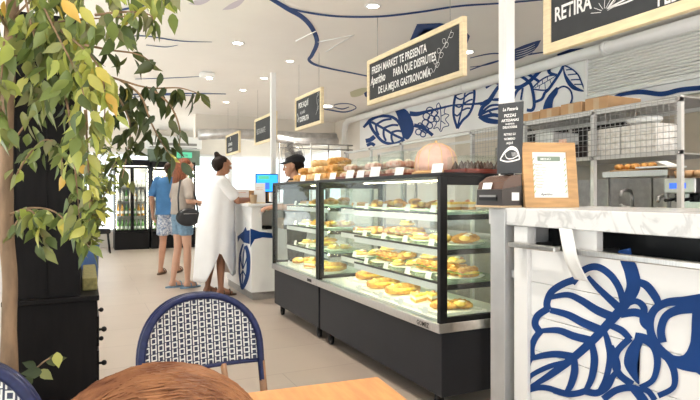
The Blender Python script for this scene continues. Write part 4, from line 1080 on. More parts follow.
# wall fan near the till
t = thing('wire_fan', 'round wire guarded fan on a stand behind the slim far pole', 'fan', (3.05, 8.7, 0), math.radians(20))
b = MB().m('dsteel'); b.lathe([(.22, 0), (.22, .02), (.04, .05)], n=20); b.tube([(0, 0, .04), (0, 0, 1.62)], .022, 10); b.build('stand', t)
b = MB().m('dsteel'); c = Vector((0, -.05, 1.86))
for r in (.24, .18, .12, .06): b.tube([c + Vector((r * math.cos(a * PI / 14), -.05 * (1 - r / .26), r * math.sin(a * PI / 14))) for a in range(28)], .005, 5, closed=True)
for a in range(16): b.tube([c + Vector((.03 * math.cos(a * PI / 8), -.05, .03 * math.sin(a * PI / 8))), c + Vector((.15 * math.cos(a * PI / 8), -.03, .15 * math.sin(a * PI / 8))), c + Vector((.245 * math.cos(a * PI / 8), 0, .245 * math.sin(a * PI / 8)))], .003, 4)
b.build('guard', t)
for k in range(3):
    b = MB().m('duct'); a = 2 * PI * k / 3; ca, sa = math.cos(a), math.sin(a)
    pts = [(.02, -.03), (.19, -.08), (.22, .02), (.15, .08), (.02, .03)]
    b.prism([c + Vector((x * ca - z * sa, -.015 + .01 * (z > 0), x * sa + z * ca)) for x, z in pts], (0, .005, 0)); b.build('blade', t)
b = MB().m('dsteel'); b.tube([c + Vector((0, -.01, 0)), c + Vector((0, .14, 0))], .05, 12); b.tube([(0, 0, 1.6), (0, .02, 1.83)], .02, 8); b.build('motor', t)

# far end: air conditioner, exit sign, coolers
t = thing('air_conditioner', 'wide white air conditioner with dark louvres high on the far wall', 'air conditioner', (0, FY, 2.2))
p0 = on_y(146, 150, FY - .25); p1 = on_y(202, 138, FY - .25)
b = MB().m('plastic'); b.box((p0.x, FY - .24, p0.z + .05), (p1.x, FY - .001, p1.z + .02), .03); b.wb('housing', t)
b = MB().m('greycover'); b.box((p0.x + .08, FY - .245, p0.z + .13), (p1.x - .12, FY - .2405, p0.z + .19)); b.box((p0.x + .08, FY - .245, p0.z + .07), (p1.x - .12, FY - .2405, p0.z + .09)); b.wb('louvre', t)
t = thing('exit_sign', 'grey green overhead panel with a lit green exit plate above the coolers', 'sign', (0, FY - .1, 1.9))
p0 = on_y(170, 165, FY - .12); p1 = on_y(200, 151, FY - .12)
wbox('panel', (p0.x - .5, FY - .10, p0.z), (p1.x, FY - .06, p1.z), 'signgreen', t)
q0 = on_y(177, 157.5, FY - .12); q1 = on_y(192, 152.5, FY - .12)
wbox('lit_plate', (q0.x, FY - .115, q0.z), (q1.x, FY - .101, q1.z), 'exitgreen', t)
inv(text('SALIDA', 'lettering', None, 'signgreen', (q0.x + .03, FY - .117, q0.z + .03), (1, 0, 0), (0, 0, 1), .085, .8), t)

M['coolerside'] = emit('cooler side light', (1, .94, .78), 16)
def cooler(x0, x1, y, h, label, seed):
    r = random.Random(seed)
    t = thing('drinks_cooler', label, 'drinks cooler', ((x0 + x1) / 2, y + .35, 0), 0, 'glass fronted drinks coolers')
    wbox('plinth', (x0, y, .0), (x1, y + .65, .38), 'black', t, .005)
    b = MB().m('black'); b.box((x0, y + .03, .38), (x0 + .03, y + .65, h)); b.box((x1 - .03, y + .03, .38), (x1, y + .65, h)); b.box((x0 + .03, y + .60, .38), (x1 - .03, y + .65, h)); b.box((x0, y, h - .14), (x1, y + .65, h)); b.wb('cabinet', t)
    b = MB().m('plate'); b.box((x0 + .03, y + .585, .38), (x1 - .03, y + .6, h - .14)); b.wb('back_lining', t)
    b = MB().m('coolerled'); b.box((x0 + .05, y + .06, h - .16), (x1 - .05, y + .10, h - .142)); b.wb('light_strip', t)
    for xs in (x0 + .031, x1 - .041):
        b = MB().m('coolerside'); b.box((xs, y + .045, .45), (xs + .01, y + .06, h - .2)); b.wb('light_strip', t)
    nd = 2; w = (x1 - x0) / nd
    for k in range(nd):
        a, c = x0 + w * k, x0 + w * (k + 1)
        b = MB().m('black'); b.box((a, y, .39), (a + .035, y + .03, h - .145)); b.box((c - .035, y, .39), (c, y + .03, h - .145)); b.box((a + .035, y, h - .19), (c - .035, y + .03, h - .145)); b.box((a + .035, y, .39), (c - .035, y + .03, .43)); d = b.wb('door', t)
        b = MB().m('glass'); b.box((a + .035, y + .012, .43), (c - .035, y + .018, h - .19)); b.build('pane', d)
        b = MB().m('steel'); b.tube([(c - .05 if k == 0 else a + .05, y - .03, .9), (c - .05 if k == 0 else a + .05, y - .03, 1.3)], .01, 8); b.build('handle', d)
    for s, z in enumerate((.40, .74, 1.06, 1.38)):
        wbox('shelf', (x0 + .035, y + .06, z - .012), (x1 - .035, y + .58, z), 'dsteel', t)
        n = int((x1 - x0 - .1) / .085)
        km = ['bottlewhite', 'bottlegreen', 'bottleamber', 'bottlewhite'][(s + seed) % 4]
        for i in range(n):
            bm_key = km if r.random() < .6 else r.choice(['bottlegreen', 'bottleamber', 'bottlewhite'])
            if bm_key not in BOT:
                q = MB().m(bm_key); q.lathe([(.030, 0), (.033, .005), (.033, .15), (.014, .20), (.013, .235), (.016, .24), (.016, .255)], n=12); q.m('card'); q.lathe([(.0335, .05), (.0335, .11)], n=12, caps=False); BOT[bm_key] = q.mesh('bottle')
            o = bpy.data.objects.new('bottle', BOT[bm_key]); COL.objects.link(o); o.location = (x0 + .08 + i * .085, y + .14, z + .0005)
            col = {'bottlegreen': 'green', 'bottleamber': 'amber', 'bottlewhite': 'pale'}[bm_key]
            tag(o, '%s bottle on the %s shelf of the cooler %s' % (col, ['lowest', 'second', 'third', 'top'][s], 'beside the leafy plant' if seed == 1 else 'behind the man in blue'), 'bottle', 'bottles in the coolers')
BOT = {}
pA = on_z(114, 247, 0); 
cooler(.58, 1.30, 13.2, 1.98, 'black drinks cooler full of bottles beside the leafy plant', 1)
cooler(1.34, 2.3, 13.2, 1.95, 'black drinks cooler full of bottles behind the man in the blue shirt', 2)
# pushchair or stool cluster by the window
t = thing('bar_stool', 'dark low stool with black cushion near the far window', 'stool', (.28, 12.7, 0))
b = MB().m('blackcloth'); b.box((-.2, -.2, .40), (.2, .2, .50), .04); b.build('cushion', t)
for sx in (-1, 1):
    for sy in (-1, 1):
        b = MB().m('black'); b.tube([(.15 * sx, .15 * sy, .40), (.19 * sx, .19 * sy, 0)], .018, 8); b.build('leg', t)
# ================================================================ plants and the black cabinet
class Leaves:
    def __init__(s, m='leaf'): s.v = []; s.f = []; s.c = []; s.m = m
    def leaf(s, p, d, L, col, w=.46, nrm=None):
        d = Vector(d).normalized(); n = Vector(nrm) if nrm else Vector((rnd.uniform(-1, 1), rnd.uniform(-1, 1), rnd.uniform(.0, .8)))
        sd = d.cross(n)
        if sd.length < .05: sd = d.cross(Vector((1, .3, .2)))
        sd.normalize(); n = sd.cross(d).normalized()
        b = len(s.v); bend = rnd.uniform(-.02, .22)
        for t, hw in ((0, .02), (.12, .30), (.35, .5), (.6, .40), (.82, .16), (1.0, .0)):
            c = Vector(p) + d * (L * t) - n * (L * bend * t * t)
            for q in (-1, 0, 1): s.v.append(c + sd * (q * hw * w * 2 * L * .5) + n * (abs(q) * hw * L * .16))
        for i in range(5):
            for j in range(2):
                s.f.append((b + i * 3 + j, b + i * 3 + j + 1, b + i * 3 + j + 4, b + i * 3 + j + 3)); s.c.append(col)
    def build(s, name, parent):
        me = bpy.data.meshes.new(name); me.from_pydata([tuple(v) for v in s.v], [], s.f)
        ca = me.color_attributes.new('Col', 'FLOAT_COLOR', 'CORNER')
        for pi, p in enumerate(me.polygons):
            p.use_smooth = True
            for li in p.loop_indices: ca.data[li].color = (*s.c[pi], 1)
        me.materials.append(M[s.m])
        o = bpy.data.objects.new(name, me); COL.objects.link(o)
        return inv(o, parent)
GREENS = [(.16, .21, .055), (.20, .25, .07), (.12, .165, .045), (.26, .28, .09), (.22, .22, .10), (.09, .125, .04)]
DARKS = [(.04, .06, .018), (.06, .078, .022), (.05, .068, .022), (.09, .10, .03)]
YELL = [(.55, .46, .08), (.46, .44, .09), (.62, .40, .08)]
FRESH = [(.40, .44, .10), (.33, .38, .08), (.50, .50, .13)]
TB = Vector((-.268, 2.563, 0))
tree = thing('ficus_tree', 'tall ficus tree with a pale trunk and drooping green leaves before the black cabinet', 'tree', TB)
b = MB().m('blackwood'); b.lathe([(.13, 0), (.16, .02), (.18, .28), (.185, .30), (.165, .30), (.16, .27), (.0, .265)], TB, 28); b.wb('pot', tree)
b = MB().m('soil'); b.lathe([(.0, .26), (.158, .268)], TB, 20, caps=False); b.wb('soil', tree)
tp = [TB + Vector((0, 0, .26)), dep(9, 330, 2.2), dep(10, 280, 2.2), dep(6, 230, 2.2), dep(6, 180, 2.2), dep(7, 110, 2.2), dep(10, 50, 2.2), dep(13, 0, 2.2), dep(20, -60, 2.2), dep(30, -100, 2.2)]
b = MB().m('bark'); b.tube([tuple(p) for p in cat_rom([tuple(p) for p in tp], 4)], [.036, .036, .034, .031] + [.027] * 12 + [.024] * 12 + [.022] * 9, 12); b.wb('trunk', tree)
TW = [  # twig, how many leaves, colours, leaf length, scatter
    ([(7, 150, 2.2), (25, 125, 2.15), (45, 100, 2.1), (62, 80, 2.05), (72, 60, 2.0)], 16, 'g', .085, .05),
    ([(10, 60, 2.2), (35, 30, 2.1), (70, 20, 2.0), (110, 18, 1.9), (140, 14, 1.85)], 34, 'g', .09, .07),
    ([(12, 20, 2.2), (40, -5, 2.1), (90, -12, 2.0), (140, -12, 1.9), (170, -8, 1.9)], 34, 'g', .085, .06),
    ([(20, -40, 2.2), (45, 10, 2.0), (60, 40, 1.9), (75, 70, 1.85), (85, 100, 1.8), (88, 130, 1.8)], 34, 'f', .088, .05),
    ([(60, 30, 2.0), (85, 50, 1.9), (100, 70, 1.85), (105, 95, 1.85), (104, 125, 1.85)], 22, 'y', .078, .035),
    ([(95, 15, 1.9), (125, 12, 1.9), (150, 15, 1.9), (152, 25, 1.9)], 5, 'g', .07, .02),
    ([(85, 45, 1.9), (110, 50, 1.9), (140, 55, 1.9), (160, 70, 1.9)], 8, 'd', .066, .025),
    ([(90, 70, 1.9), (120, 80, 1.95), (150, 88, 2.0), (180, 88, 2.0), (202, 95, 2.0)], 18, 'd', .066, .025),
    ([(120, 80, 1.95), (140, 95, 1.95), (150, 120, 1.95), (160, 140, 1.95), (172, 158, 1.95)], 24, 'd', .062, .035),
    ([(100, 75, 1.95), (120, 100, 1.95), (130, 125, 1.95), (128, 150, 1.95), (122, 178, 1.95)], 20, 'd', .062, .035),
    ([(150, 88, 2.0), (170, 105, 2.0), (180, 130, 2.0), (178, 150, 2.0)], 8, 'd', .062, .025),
    ([(62, 80, 2.05), (70, 120, 2.0), (74, 160, 2.0), (78, 200, 2.0), (80, 235, 2.0)], 20, 'g', .075, .03),
    ([(85, 110, 1.85), (88, 160, 1.9), (90, 200, 1.95), (88, 230, 1.95)], 13, 'f', .07, .025),
    ([(8, 215, 2.2), (30, 208, 2.15), (55, 212, 2.1), (75, 232, 2.1), (90, 248, 2.1)], 12, 'g', .075, .02),
    ([(8, 240, 2.2), (18, 220, 2.15), (30, 210, 2.1), (40, 225, 2.1), (45, 245, 2.1)], 10, 'g', .085, .02),
    ([(10, 190, 2.2), (25, 160, 2.15), (45, 140, 2.1), (60, 150, 2.1), (62, 175, 2.1)], 12, 'g', .075, .03),
    ([(10, 100, 2.2), (-20, 70, 2.2), (-50, 60, 2.2), (-80, 90, 2.2)], 24, 'g', .085, .08),
    ([(12, 40, 2.2), (-10, 0, 2.1), (-40, -20, 2.1), (-70, -10, 2.0)], 24, 'g', .085, .08),
    ([(12, 60, 2.2), (5, 40, 1.95), (2, 70, 1.9), (0, 100, 1.9), (4, 130, 1.9)], 16, 'g', .085, .04),
    ([(20, -30, 2.2), (30, 20, 2.0), (40, 60, 2.0), (35, 95, 2.0)], 26, 'g', .085, .05),
    ([(40, -5, 2.1), (55, 30, 2.05), (70, 55, 2.0), (55, 85, 2.0)], 26, 'g', .085, .05),
    ([(20, -60, 2.2), (60, -60, 2.3), (110, -70, 2.3), (150, -60, 2.3)], 24, 'g', .085, .08),
]
lv = Leaves(); tb = MB().m('twig')
for pts, n, key, L, sc in TW:
    P = [Vector(p) for p in cat_rom([tuple(dep(*p)) for p in pts], 5)]
    m = len(P); tb.tube(P, [.0048 - .0034 * i / m for i in range(m)], 6)
    n = int(n * (2.2 if key != 'd' else 1.45))
    for k in range(n):
        t = (.12 + .88 * (k + rnd.random()) / n) * (m - 1); i = min(int(t), m - 2)
        q = P[i].lerp(P[i + 1], t - i) + Vector((rnd.gauss(0, sc * .5), rnd.gauss(0, sc * .5), rnd.gauss(0, sc * .4) - sc * .3))
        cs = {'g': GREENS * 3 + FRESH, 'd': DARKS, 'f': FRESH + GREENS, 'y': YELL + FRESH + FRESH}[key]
        if rnd.random() < .03: cs = YELL
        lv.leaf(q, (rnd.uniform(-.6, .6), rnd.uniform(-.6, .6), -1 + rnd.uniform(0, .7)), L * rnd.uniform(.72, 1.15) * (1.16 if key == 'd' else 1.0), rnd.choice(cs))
for (x, y, d, L, c) in ((62, 8, 1.75, .085, YELL[2]), (80, 15, 1.75, .075, YELL[1]), (96, 75, 1.8, .075, YELL[0]), (88, 82, 1.8, .08, YELL[1])):
    lv.leaf(dep(x, y - 8, d), (.5, 0, -.6), L, c, nrm=(-.3, -1, .3))
tb.wb('branches', tree); lv.build('foliage', tree)
# low shoot
lv = Leaves(); tb = MB().m('twig'); P = [TB + Vector((.06, -.05, .26)), dep(30, 380, 2.15), dep(40, 365, 2.1), dep(50, 358, 2.08)]
tb.tube([tuple(p) for p in cat_rom([tuple(p) for p in P], 5)], .003, 6)
for (x, y, dr, L, c) in ((57, 352, (.1, -.2, -1), .06, FRESH[2]), (46, 362, (.8, 0, .1), .07, DARKS[1]), (42, 372, (-.8, -.2, .1), .07, DARKS[0]), (40, 370, (.7, -.3, -.6), .06, GREENS[3]), (33, 378, (-.6, -.3, -.3), .07, DARKS[2]), (36, 366, (-.9, -.1, .4), .05, DARKS[0])):
    lv.leaf(dep(x, y, 2.08), dr, L, c, .62, (-.2, -1, .3))
tb.wb('low_shoot', tree); lv.build('shoot_leaves', tree)

t = thing('black_cabinet', 'black wooden cabinet with a tall hutch standing behind the ficus trunk', 'cabinet', (-.12, 3.3, 0))
wbox('body', (-.32, 2.86, .03), (.05, 3.86, .71), 'blackwood', t, .003)
wbox('top', (-.33, 2.84, .711), (.06, 3.88, .735), 'blackwood', t, .004)
wbox('plinth', (-.30, 2.88, 0), (.03, 3.84, .03), 'blackwood', t)
for z in (.40, .56):
    for y in (3.11, 3.61):
        d = wbox('drawer', (.0505, y - .23, z - .07), (.060, y + .23, z + .07), 'blackwood', t, .002)
        b = MB().m('black'); b.tube([(.06, y - .19, z), (.075, y - .19, z)], .006, 8); b.ball((.082, y - .19, z), .013, 10); b.build('knob', d)
b = MB().m('blackwood'); b.box((-.32, 2.87, .736), (-.02, 3.86, 1.98)); b.box((-.335, 2.855, 1.98), (-.005, 3.875, 2.01)); b.wb('hutch', t)
for x in (-.31, -.185, -.06): wbox('face_moulding', (x, 2.862, .76), (x + .03, 2.8695, 1.96), 'blackwood', t)
b = MB().m('olive'); b.box((-.012, 3.0, .0), (.055, 3.6, .06), .006); tag(b.build('storage_basket', None, (0, 0, .7355)), 'flat olive basket squeezed beside the hutch on the black cabinet', 'basket')

# leafy plant further back in a blue pot
pc = on_z(88, 284, 0); pc.x += .0
t = thing('potted_plant', 'bushy leafy plant in a blue pot between the cabinet and the drinks coolers', 'plant', (pc.x, pc.y, 0))
b = MB().m('bluepot'); b.lathe([(.10, 0), (.12, .02), (.14, .5), (.15, .53), (.13, .53), (.12, .48), (.0, .47)], pc, 24); b.wb('pot', t)
lv = Leaves(); tb = MB().m('twig')
for k in range(24):
    a = rnd.uniform(0, 2 * PI); r = rnd.uniform(.12, .46); h = rnd.uniform(.9, 1.95)
    P = [pc + Vector((.02 * math.cos(a), .02 * math.sin(a), .45)), pc + Vector((.35 * r * math.cos(a), .35 * r * math.sin(a), .45 + .55 * (h - .45))), pc + Vector((r * math.cos(a), r * math.sin(a), h))]
    P = [Vector(p) for p in cat_rom([tuple(p) for p in P], 6)]; tb.tube(P, .006, 5)
    for i in range(44):
        q = P[rnd.randrange(3, len(P))] + Vector((rnd.gauss(0, .05), rnd.gauss(0, .05), rnd.gauss(0, .06)))
        lv.leaf(q, (rnd.uniform(-1, 1), rnd.uniform(-1, 1), rnd.uniform(-.9, .5)), rnd.uniform(.09, .17), rnd.choice(GREENS + FRESH), .4)
tb.wb('stems', t); lv.build('foliage', t)

# ================================================================ bistro chairs and table
def bistro_chair(loc, rz, label):
    """faces +y; backrest at -y"""
    t = thing('bistro_chair', label, 'chair', loc, rz, 'woven bistro chairs')
    W = .22; Z0, Z1 = .578, .832
    def bk(x, z):      # point on the dished, slightly reclined back
        return Vector((x, -.20 - .03 * (z - .45) / .4 * 1.6 - .045 * (1 - (x / W) ** 2), z))
    def arch(a, w=W, z1=Z1):      # a from 0 to pi
        c, s_ = math.cos(a), math.sin(a)
        x = -w * math.copysign(abs(c) ** .88, c); z = .62 + (z1 - .62) * abs(s_) ** .86
        return x, z
    pts = [(-W * 1.02, .45), (-W * 1.01, .52), (-W, .58)] + [arch(PI * i / 28) for i in range(29)] + [(W, .58), (W * 1.01, .52), (W * 1.02, .45)]
    b = MB().m('navy'); b.tube([bk(x, z) for x, z in pts], .0135, 8); 
    b.tube([bk(x * 1.0, z) + Vector((0, -.022, 0)) for x, z in pts[2:-2]], .0125, 8)
    b.tube([bk(-W + 2 * W * i / 10, Z0) for i in range(11)], .008, 8); b.build('back_frame', t)
    def top(x):
        lo, hi = 0, PI / 2
        for _ in range(30):
            m = (lo + hi) / 2
            if -arch(m)[0] > abs(x): lo = m
            else: hi = m
        return arch(lo)[1]
    def wv(u, v):
        x = (-.97 + 1.94 * u) * W; zt = max(top(x) - .004, Z0 + .06); z = Z0 + v * (zt - Z0)
        return bk(x, z) + Vector((0, -.004, 0))
    b = MB().m('weave'); b.grid(wv, 36, 14, lambda u, v: (u * 2 * W / .0275, (wv(u, v).z) / .0275)); o = b.build('woven_back', t)
    md = o.modifiers.new('s', 'SOLIDIFY'); md.thickness = .005
    # seat
    def se(a, k): c, s_ = math.cos(a), math.sin(a); return Vector((.225 * k * math.copysign(abs(c) ** .6, c), .0 + .215 * k * math.copysign(abs(s_) ** .6, s_), .452))
    b = MB().m('navy'); b.tube([se(2 * PI * i / 40, 1) for i in range(40)], .016, 8, closed=True); b.build('seat_rim', t)
    b = MB().m('weave'); b.grid(lambda u, v: se(2 * PI * u, v * .97) + Vector((0, 0, .006 - .008 * (1 - v))), 40, 6, lambda u, v: (se(2 * PI * u, v).x / .0295, se(2 * PI * u, v).y / .0295)); o = b.build('woven_seat', t)
    md = o.modifiers.new('s', 'SOLIDIFY'); md.thickness = .006
    for sx in (-1, 1):
        b = MB().m('cane'); b.tube([bk(sx * W * 1.01, .575) + Vector((0, -.002, 0)), bk(sx * W * 1.02, .45), (sx * .222, -.22, .25), (sx * .228, -.25, 0)], .0145, 8); b.build('leg', t)
        b = MB().m('cane'); b.tube([(sx * .19, .185, .445), (sx * .20, .20, .2), (sx * .205, .21, 0)], .0145, 8); b.build('leg', t)
        b = MB().m('cane'); b.tube([bk(sx * .085, Z0), (sx * .085, -.205, .455)], .012, 8); b.build('back_strut', t)
    b = MB().m('cane')
    b.tube([(-.20, .195, .24), (.20, .195, .24)], .009, 6); b.tube([(-.222, -.22, .24), (.222, -.22, .24)], .009, 6)
    for sx in (-1, 1): b.tube([(sx * .2, .195, .24), (sx * .222, -.22, .24)], .009, 6)
    b.build('stretcher', t)
    for sx in (-1, 1):
        for y in (-.232, .195):
            b = MB().m('navy'); b.tube([(sx * (.222 if y < 0 else .20), y, .225), (sx * (.222 if y < 0 else .20), y, .255)], .0175, 8); b.build('binding', t)
    return t
bistro_chair((.43, 1.80, 0), PI + math.radians(12), 'woven navy and white bistro chair with rounded back across the orange table')
bistro_chair((-.33, 1.20, 0), PI + math.radians(-8), 'woven navy and white bistro chair beside the ficus trunk, only its back edge showing')
bistro_chair((.06, .50, 0), math.radians(0), 'bistro chair under the person with chestnut hair')
t = thing('cafe_table', 'square orange wooden cafe table in front of the chestnut haired person', 'table', (.345, .965, 0), math.radians(-5))
b = MB().m('table'); b.box((-.29, -.29, .722), (.29, .29, .75), .006); b.build('tabletop', t)
b = MB().m('black'); b.box((-.2, -.2, .70), (.2, .2, .7215)); b.tube([(0, 0, .02), (0, 0, .70)], .035, 16); b.build('pedestal', t)
b = MB().m('black'); b.lathe([(.23, 0), (.23, .012), (.05, .03)], n=28); b.build('foot', t)
# ================================================================ people
def hull_ball(bm, pa, ra, pb, rb, n=10):
    """one tapered limb segment between two (possibly elliptical) balls"""
    vs = []
    for p, r in ((Vector(pa), ra), (Vector(pb), rb)):
        r = r if isinstance(r, (tuple, list)) else (r, r, r)
        for i in range(1, n // 2 + 1):
            th = PI * i / (n // 2 + 1)
            for j in range(n):
                ph = 2 * PI * j / n
                vs.append(bm.verts.new(p + Vector((r[0] * math.sin(th) * math.cos(ph), r[1] * math.sin(th) * math.sin(ph), r[2] * math.cos(th)))))
        for s in (-1, 1): vs.append(bm.verts.new(p + Vector((0, 0, s * r[2]))))
    g = bmesh.ops.convex_hull(bm, input=vs)
    junk = list({v for k in ('geom_interior', 'geom_unused') for v in g[k] if isinstance(v, bmesh.types.BMVert) and v.is_valid})
    if junk: bmesh.ops.delete(bm, geom=junk, context='VERTS')
def flesh(name, segs, m, parent, voxel=.009, smooth=6, n=10, cut=None):
    bm = bmesh.new()
    for s in segs: hull_ball(bm, s[0], s[1], s[2], s[3], n)
    me = bpy.data.meshes.new(name); bm.to_mesh(me); bm.free()
    o = bpy.data.objects.new(name, me); COL.objects.link(o)
    r = o.modifiers.new('r', 'REMESH'); r.mode = 'VOXEL'; r.voxel_size = voxel
    if smooth:
        s = o.modifiers.new('s', 'SMOOTH'); s.iterations = smooth; s.factor = .5
    applied(o)
    for p in o.data.polygons: p.use_smooth = True
    o.data.materials.clear(); o.data.materials.append(M[m])
    if cut:      # trim below / above a height
        b2 = bmesh.new(); b2.from_mesh(o.data)
        for co, no in cut: bmesh.ops.bisect_plane(b2, geom=b2.verts[:] + b2.edges[:] + b2.faces[:], plane_co=co, plane_no=no, clear_outer=True)
        b2.to_mesh(o.data); b2.free()
    if parent: o.parent = parent
    return o
def chain(segs, pts, rs):
    for i in range(len(pts) - 1): segs.append((pts[i], rs[i], pts[i + 1], rs[i + 1]))
def hand(segs, wrist, d, nrm, s=1.0, curl=.5, side=1):
    """palm, four unequal curled fingers and a thumb; d: pointing direction, nrm: back of the hand"""
    d = Vector(d).normalized(); nrm = Vector(nrm); nrm = (nrm - d * nrm.dot(d)).normalized(); sd = d.cross(nrm) * side
    w = Vector(wrist); k = w + d * .085 * s
    for q in (-.03, -.01, .01, .03): segs.append((w + sd * q * .6 * s, .017 * s, k + sd * q * s, .012 * s))
    for q, L in ((-.031, .062), (-.011, .074), (.010, .079), (.030, .070)):
        p = k + sd * q * s; a = curl * .5; pts = [p]; dd = d
        for f in (.45, .32, .23):
            dd = (d * math.cos(a) - nrm * math.sin(a)); p = p + dd * L * f * s; pts.append(p); a += curl * .75
        chain(segs, pts, [.0095 * s, .0088 * s, .0080 * s, .0072 * s])
    p0 = w + d * .03 * s + sd * .025 * s; p1 = p0 + (d * .6 + sd * .8).normalized() * .038 * s - nrm * .006 * s; p2 = p1 + (d * .9 + sd * .25 - nrm * .3).normalized() * .03 * s; p3 = p2 + (d * 1 - sd * .05 - nrm * .4).normalized() * .024 * s
    chain(segs, [p0, p1, p2, p3], [.016 * s, .012 * s, .0105 * s, .009 * s])
def rot2(v, a): return Vector((v.x * math.cos(a) - v.y * math.sin(a), v.x * math.sin(a) + v.y * math.cos(a), v.z))
def head_segs(segs, c, yaw, s=1.0, pitch=0):
    """skull, jaw, nose, brow, ears and neck root; faces +x turned by yaw"""
    R = Matrix.Rotation(yaw, 3, 'Z') @ Matrix.Rotation(pitch, 3, 'Y')
    P = lambda x, y, z: Vector(c) + R @ Vector((x * s, y * s, z * s))
    segs.append((P(-.018, 0, .03), (.085 * s, .073 * s, .082 * s), P(.012, 0, .015), (.078 * s, .068 * s, .08 * s)))
    segs.append((P(.02, 0, -.02), (.062 * s, .058 * s, .05 * s), P(.045, 0, -.082), (.034 * s, .034 * s, .024 * s)))
    segs.append((P(.082, 0, .012), .010 * s, P(.102, 0, -.024), .0125 * s))
    segs.append((P(.078, -.03, .032), .014 * s, P(.078, .03, .032), .014 * s))
    segs.append((P(.072, -.016, -.058), .012 * s, P(.072, .016, -.058), .012 * s))
    for y in (-1, 1):
        segs.append((P(-.008, .076 * y, .018), (.016 * s, .008 * s, .02 * s), P(-.004, .074 * y, -.02), (.010 * s, .007 * s, .012 * s)))
    return P
def face(P, s, parent):
    for y in (-1, 1):
        b = MB().m('card'); b.ball(P(.074, .03 * y, .010), .0125 * s, 10); e = b.build('eye', parent)
        b = MB().m('eye'); b.ball(P(.083, .031 * y, .010), .0065 * s, 8); b.build('pupil', e)
    b = MB().m('lip'); b.ball(P(.083, 0, -.055), (.006 * s, .020 * s, .0075 * s), 10); b.build('mouth', parent)
def tube_cloth(name, rings, m, parent, n=28, hem=None, folds=0, nf=7, thick=.004):
    """cloth sleeve or skirt: rings of (centre, rx, ry); the last ring may have a shaped hem and folds grow downwards"""
    R = [Vector(r[0]) for r in rings]; b = MB().m(m)
    k = len(rings); sub = 4; L = []
    fine = cat_rom([(*r[0], r[1], r[2]) for r in rings], sub)
    N = len(fine); rows = []
    for i, (x, y, z, rx, ry) in enumerate(fine):
        row = []; t = i / (N - 1)
        for j in range(n):
            a = 2 * PI * j / n; f = 1 + folds * t * math.sin(nf * a + 1.3) + folds * .5 * t * math.sin((nf + 4) * a + 2 * t)
            zz = z
            if hem: zz = z + hem(a) * t ** 4
            row.append(b.bm.verts.new((x + rx * f * math.cos(a), y + ry * f * math.sin(a), zz)))
        rows.append(row)
    b.skin(rows, caps=False)
    o = b.build(name, parent); md = o.modifiers.new('s', 'SOLIDIFY'); md.thickness = thick; md.offset = 1
    return o
def legs(segs, hips, knees, ankles, yaw, s=1.0, th=1.0):
    for h, k, a in zip(hips, knees, ankles):
        h, k, a = Vector(h), Vector(k), Vector(a)
        chain(segs, [h, h.lerp(k, .5), k, k.lerp(a, .35) , a], [.083 * th * s, .068 * th * s, .051 * s, .052 * s, .033 * s])
        f = rot2(Vector((1, 0, 0)), yaw)
        segs.append((a + Vector((0, 0, -.01)), .036 * s, a + f * -.025 * s + Vector((0, 0, -.045 * s)), .030 * s))
        segs.append((a + f * -.025 * s + Vector((0, 0, -.05 * s)), .027 * s, a + f * .12 * s + Vector((0, 0, -.058 * s)), (.030 * s, .036 * s, .018 * s)))
        segs.append((a + Vector((0, 0, -.01)), .032 * s, a + f * .11 * s + Vector((0, 0, -.055 * s)), .022 * s))
def sandals(parent, ankles, yaw, m, s=1.0):
    f = rot2(Vector((1, 0, 0)), yaw); g = rot2(Vector((0, 1, 0)), yaw)
    for a in ankles:
        a = Vector(a); c = a + f * .045 * s; z0 = a.z - .092
        b = MB().m(m)
        pts = [c + f * (.145 * s * math.cos(q * PI / 10)) + g * ((.047 if abs(math.cos(q * PI / 10)) > 1 else .045) * s * math.sin(q * PI / 10)) for q in range(20)]
        b.prism([(p.x, p.y, z0) for p in pts], (0, 0, .018))
        for q in (.06, -.01): b.tube([c + f * q + g * (.047 * s * math.cos(PI * i / 8)) + Vector((0, 0, z0 + .012 - c.z + .062 * s * math.sin(PI * i / 8))) for i in range(9)], .007, 6)
        b.build('sandal', parent)
SH = Vector

# --- woman in the white shirt dress, elbows on the till counter (faces +x)
wt = thing('person', 'person in a loose white shirt dress with dark hair bun leaning on the till counter', 'person', (1.44, 6.78, 0))
sg = []
chain(sg, [(0, 0, .90), (-.005, 0, 1.05), (.01, 0, 1.22), (.015, 0, 1.36)], [(.12, .165, .1), (.10, .135, .08), (.115, .15, .09), (.085, .16, .05)])
chain(sg, [(.02, 0, 1.36), (.045, 0, 1.47)], [.062, .052])
anks = [(.02, -.10, .092), (-.10, .09, .092)]
legs(sg, [(0, -.085, .88), (-.01, .085, .88)], [(.02, -.095, .49), (-.04, .09, .49)], anks, 0)
Pw = head_segs(sg, (.075, 0, 1.56), 0, 1.0, .18)
for y, el, wr, hd in ((-1, (.20, -.20, 1.13), (.37, -.09, 1.145), (.9, .45, -.05)), (1, (.17, .21, 1.13), (.37, .10, 1.145), (.9, -.4, -.05))):
    sh = (.01, .165 * y, 1.345); chain(sg, [sh, SH(sh).lerp(SH(el), .5), el, SH(el).lerp(SH(wr), .4), wr], [.055, .047, .040, .039, .027])
    hand(sg, wr, hd, (.0, 0, 1), 1.0, .55, y)
body = flesh('body', sg, 'skindark', wt, .008)
face(Pw, 1.0, body)
hs = [((.045, 0, 1.60), (.092, .086, .082), (.01, 0, 1.58), (.085, .085, .085)), ((-.005, 0, 1.56), (.06, .075, .06), (.0, 0, 1.51), (.035, .055, .03)), ((.0, 0, 1.675), .036, (-.01, 0, 1.695), .032), ((.02, 0, 1.655), .04, (.0, 0, 1.67), .035)]
flesh('hair', hs, 'hairdark', wt, .009, 4)
def hemw(a):
    c = math.cos(a); side = 1 - abs(c)
    return .34 * max(0, (side - .35) / .65) ** 1.1 + (.04 if c > 0 else -.02)
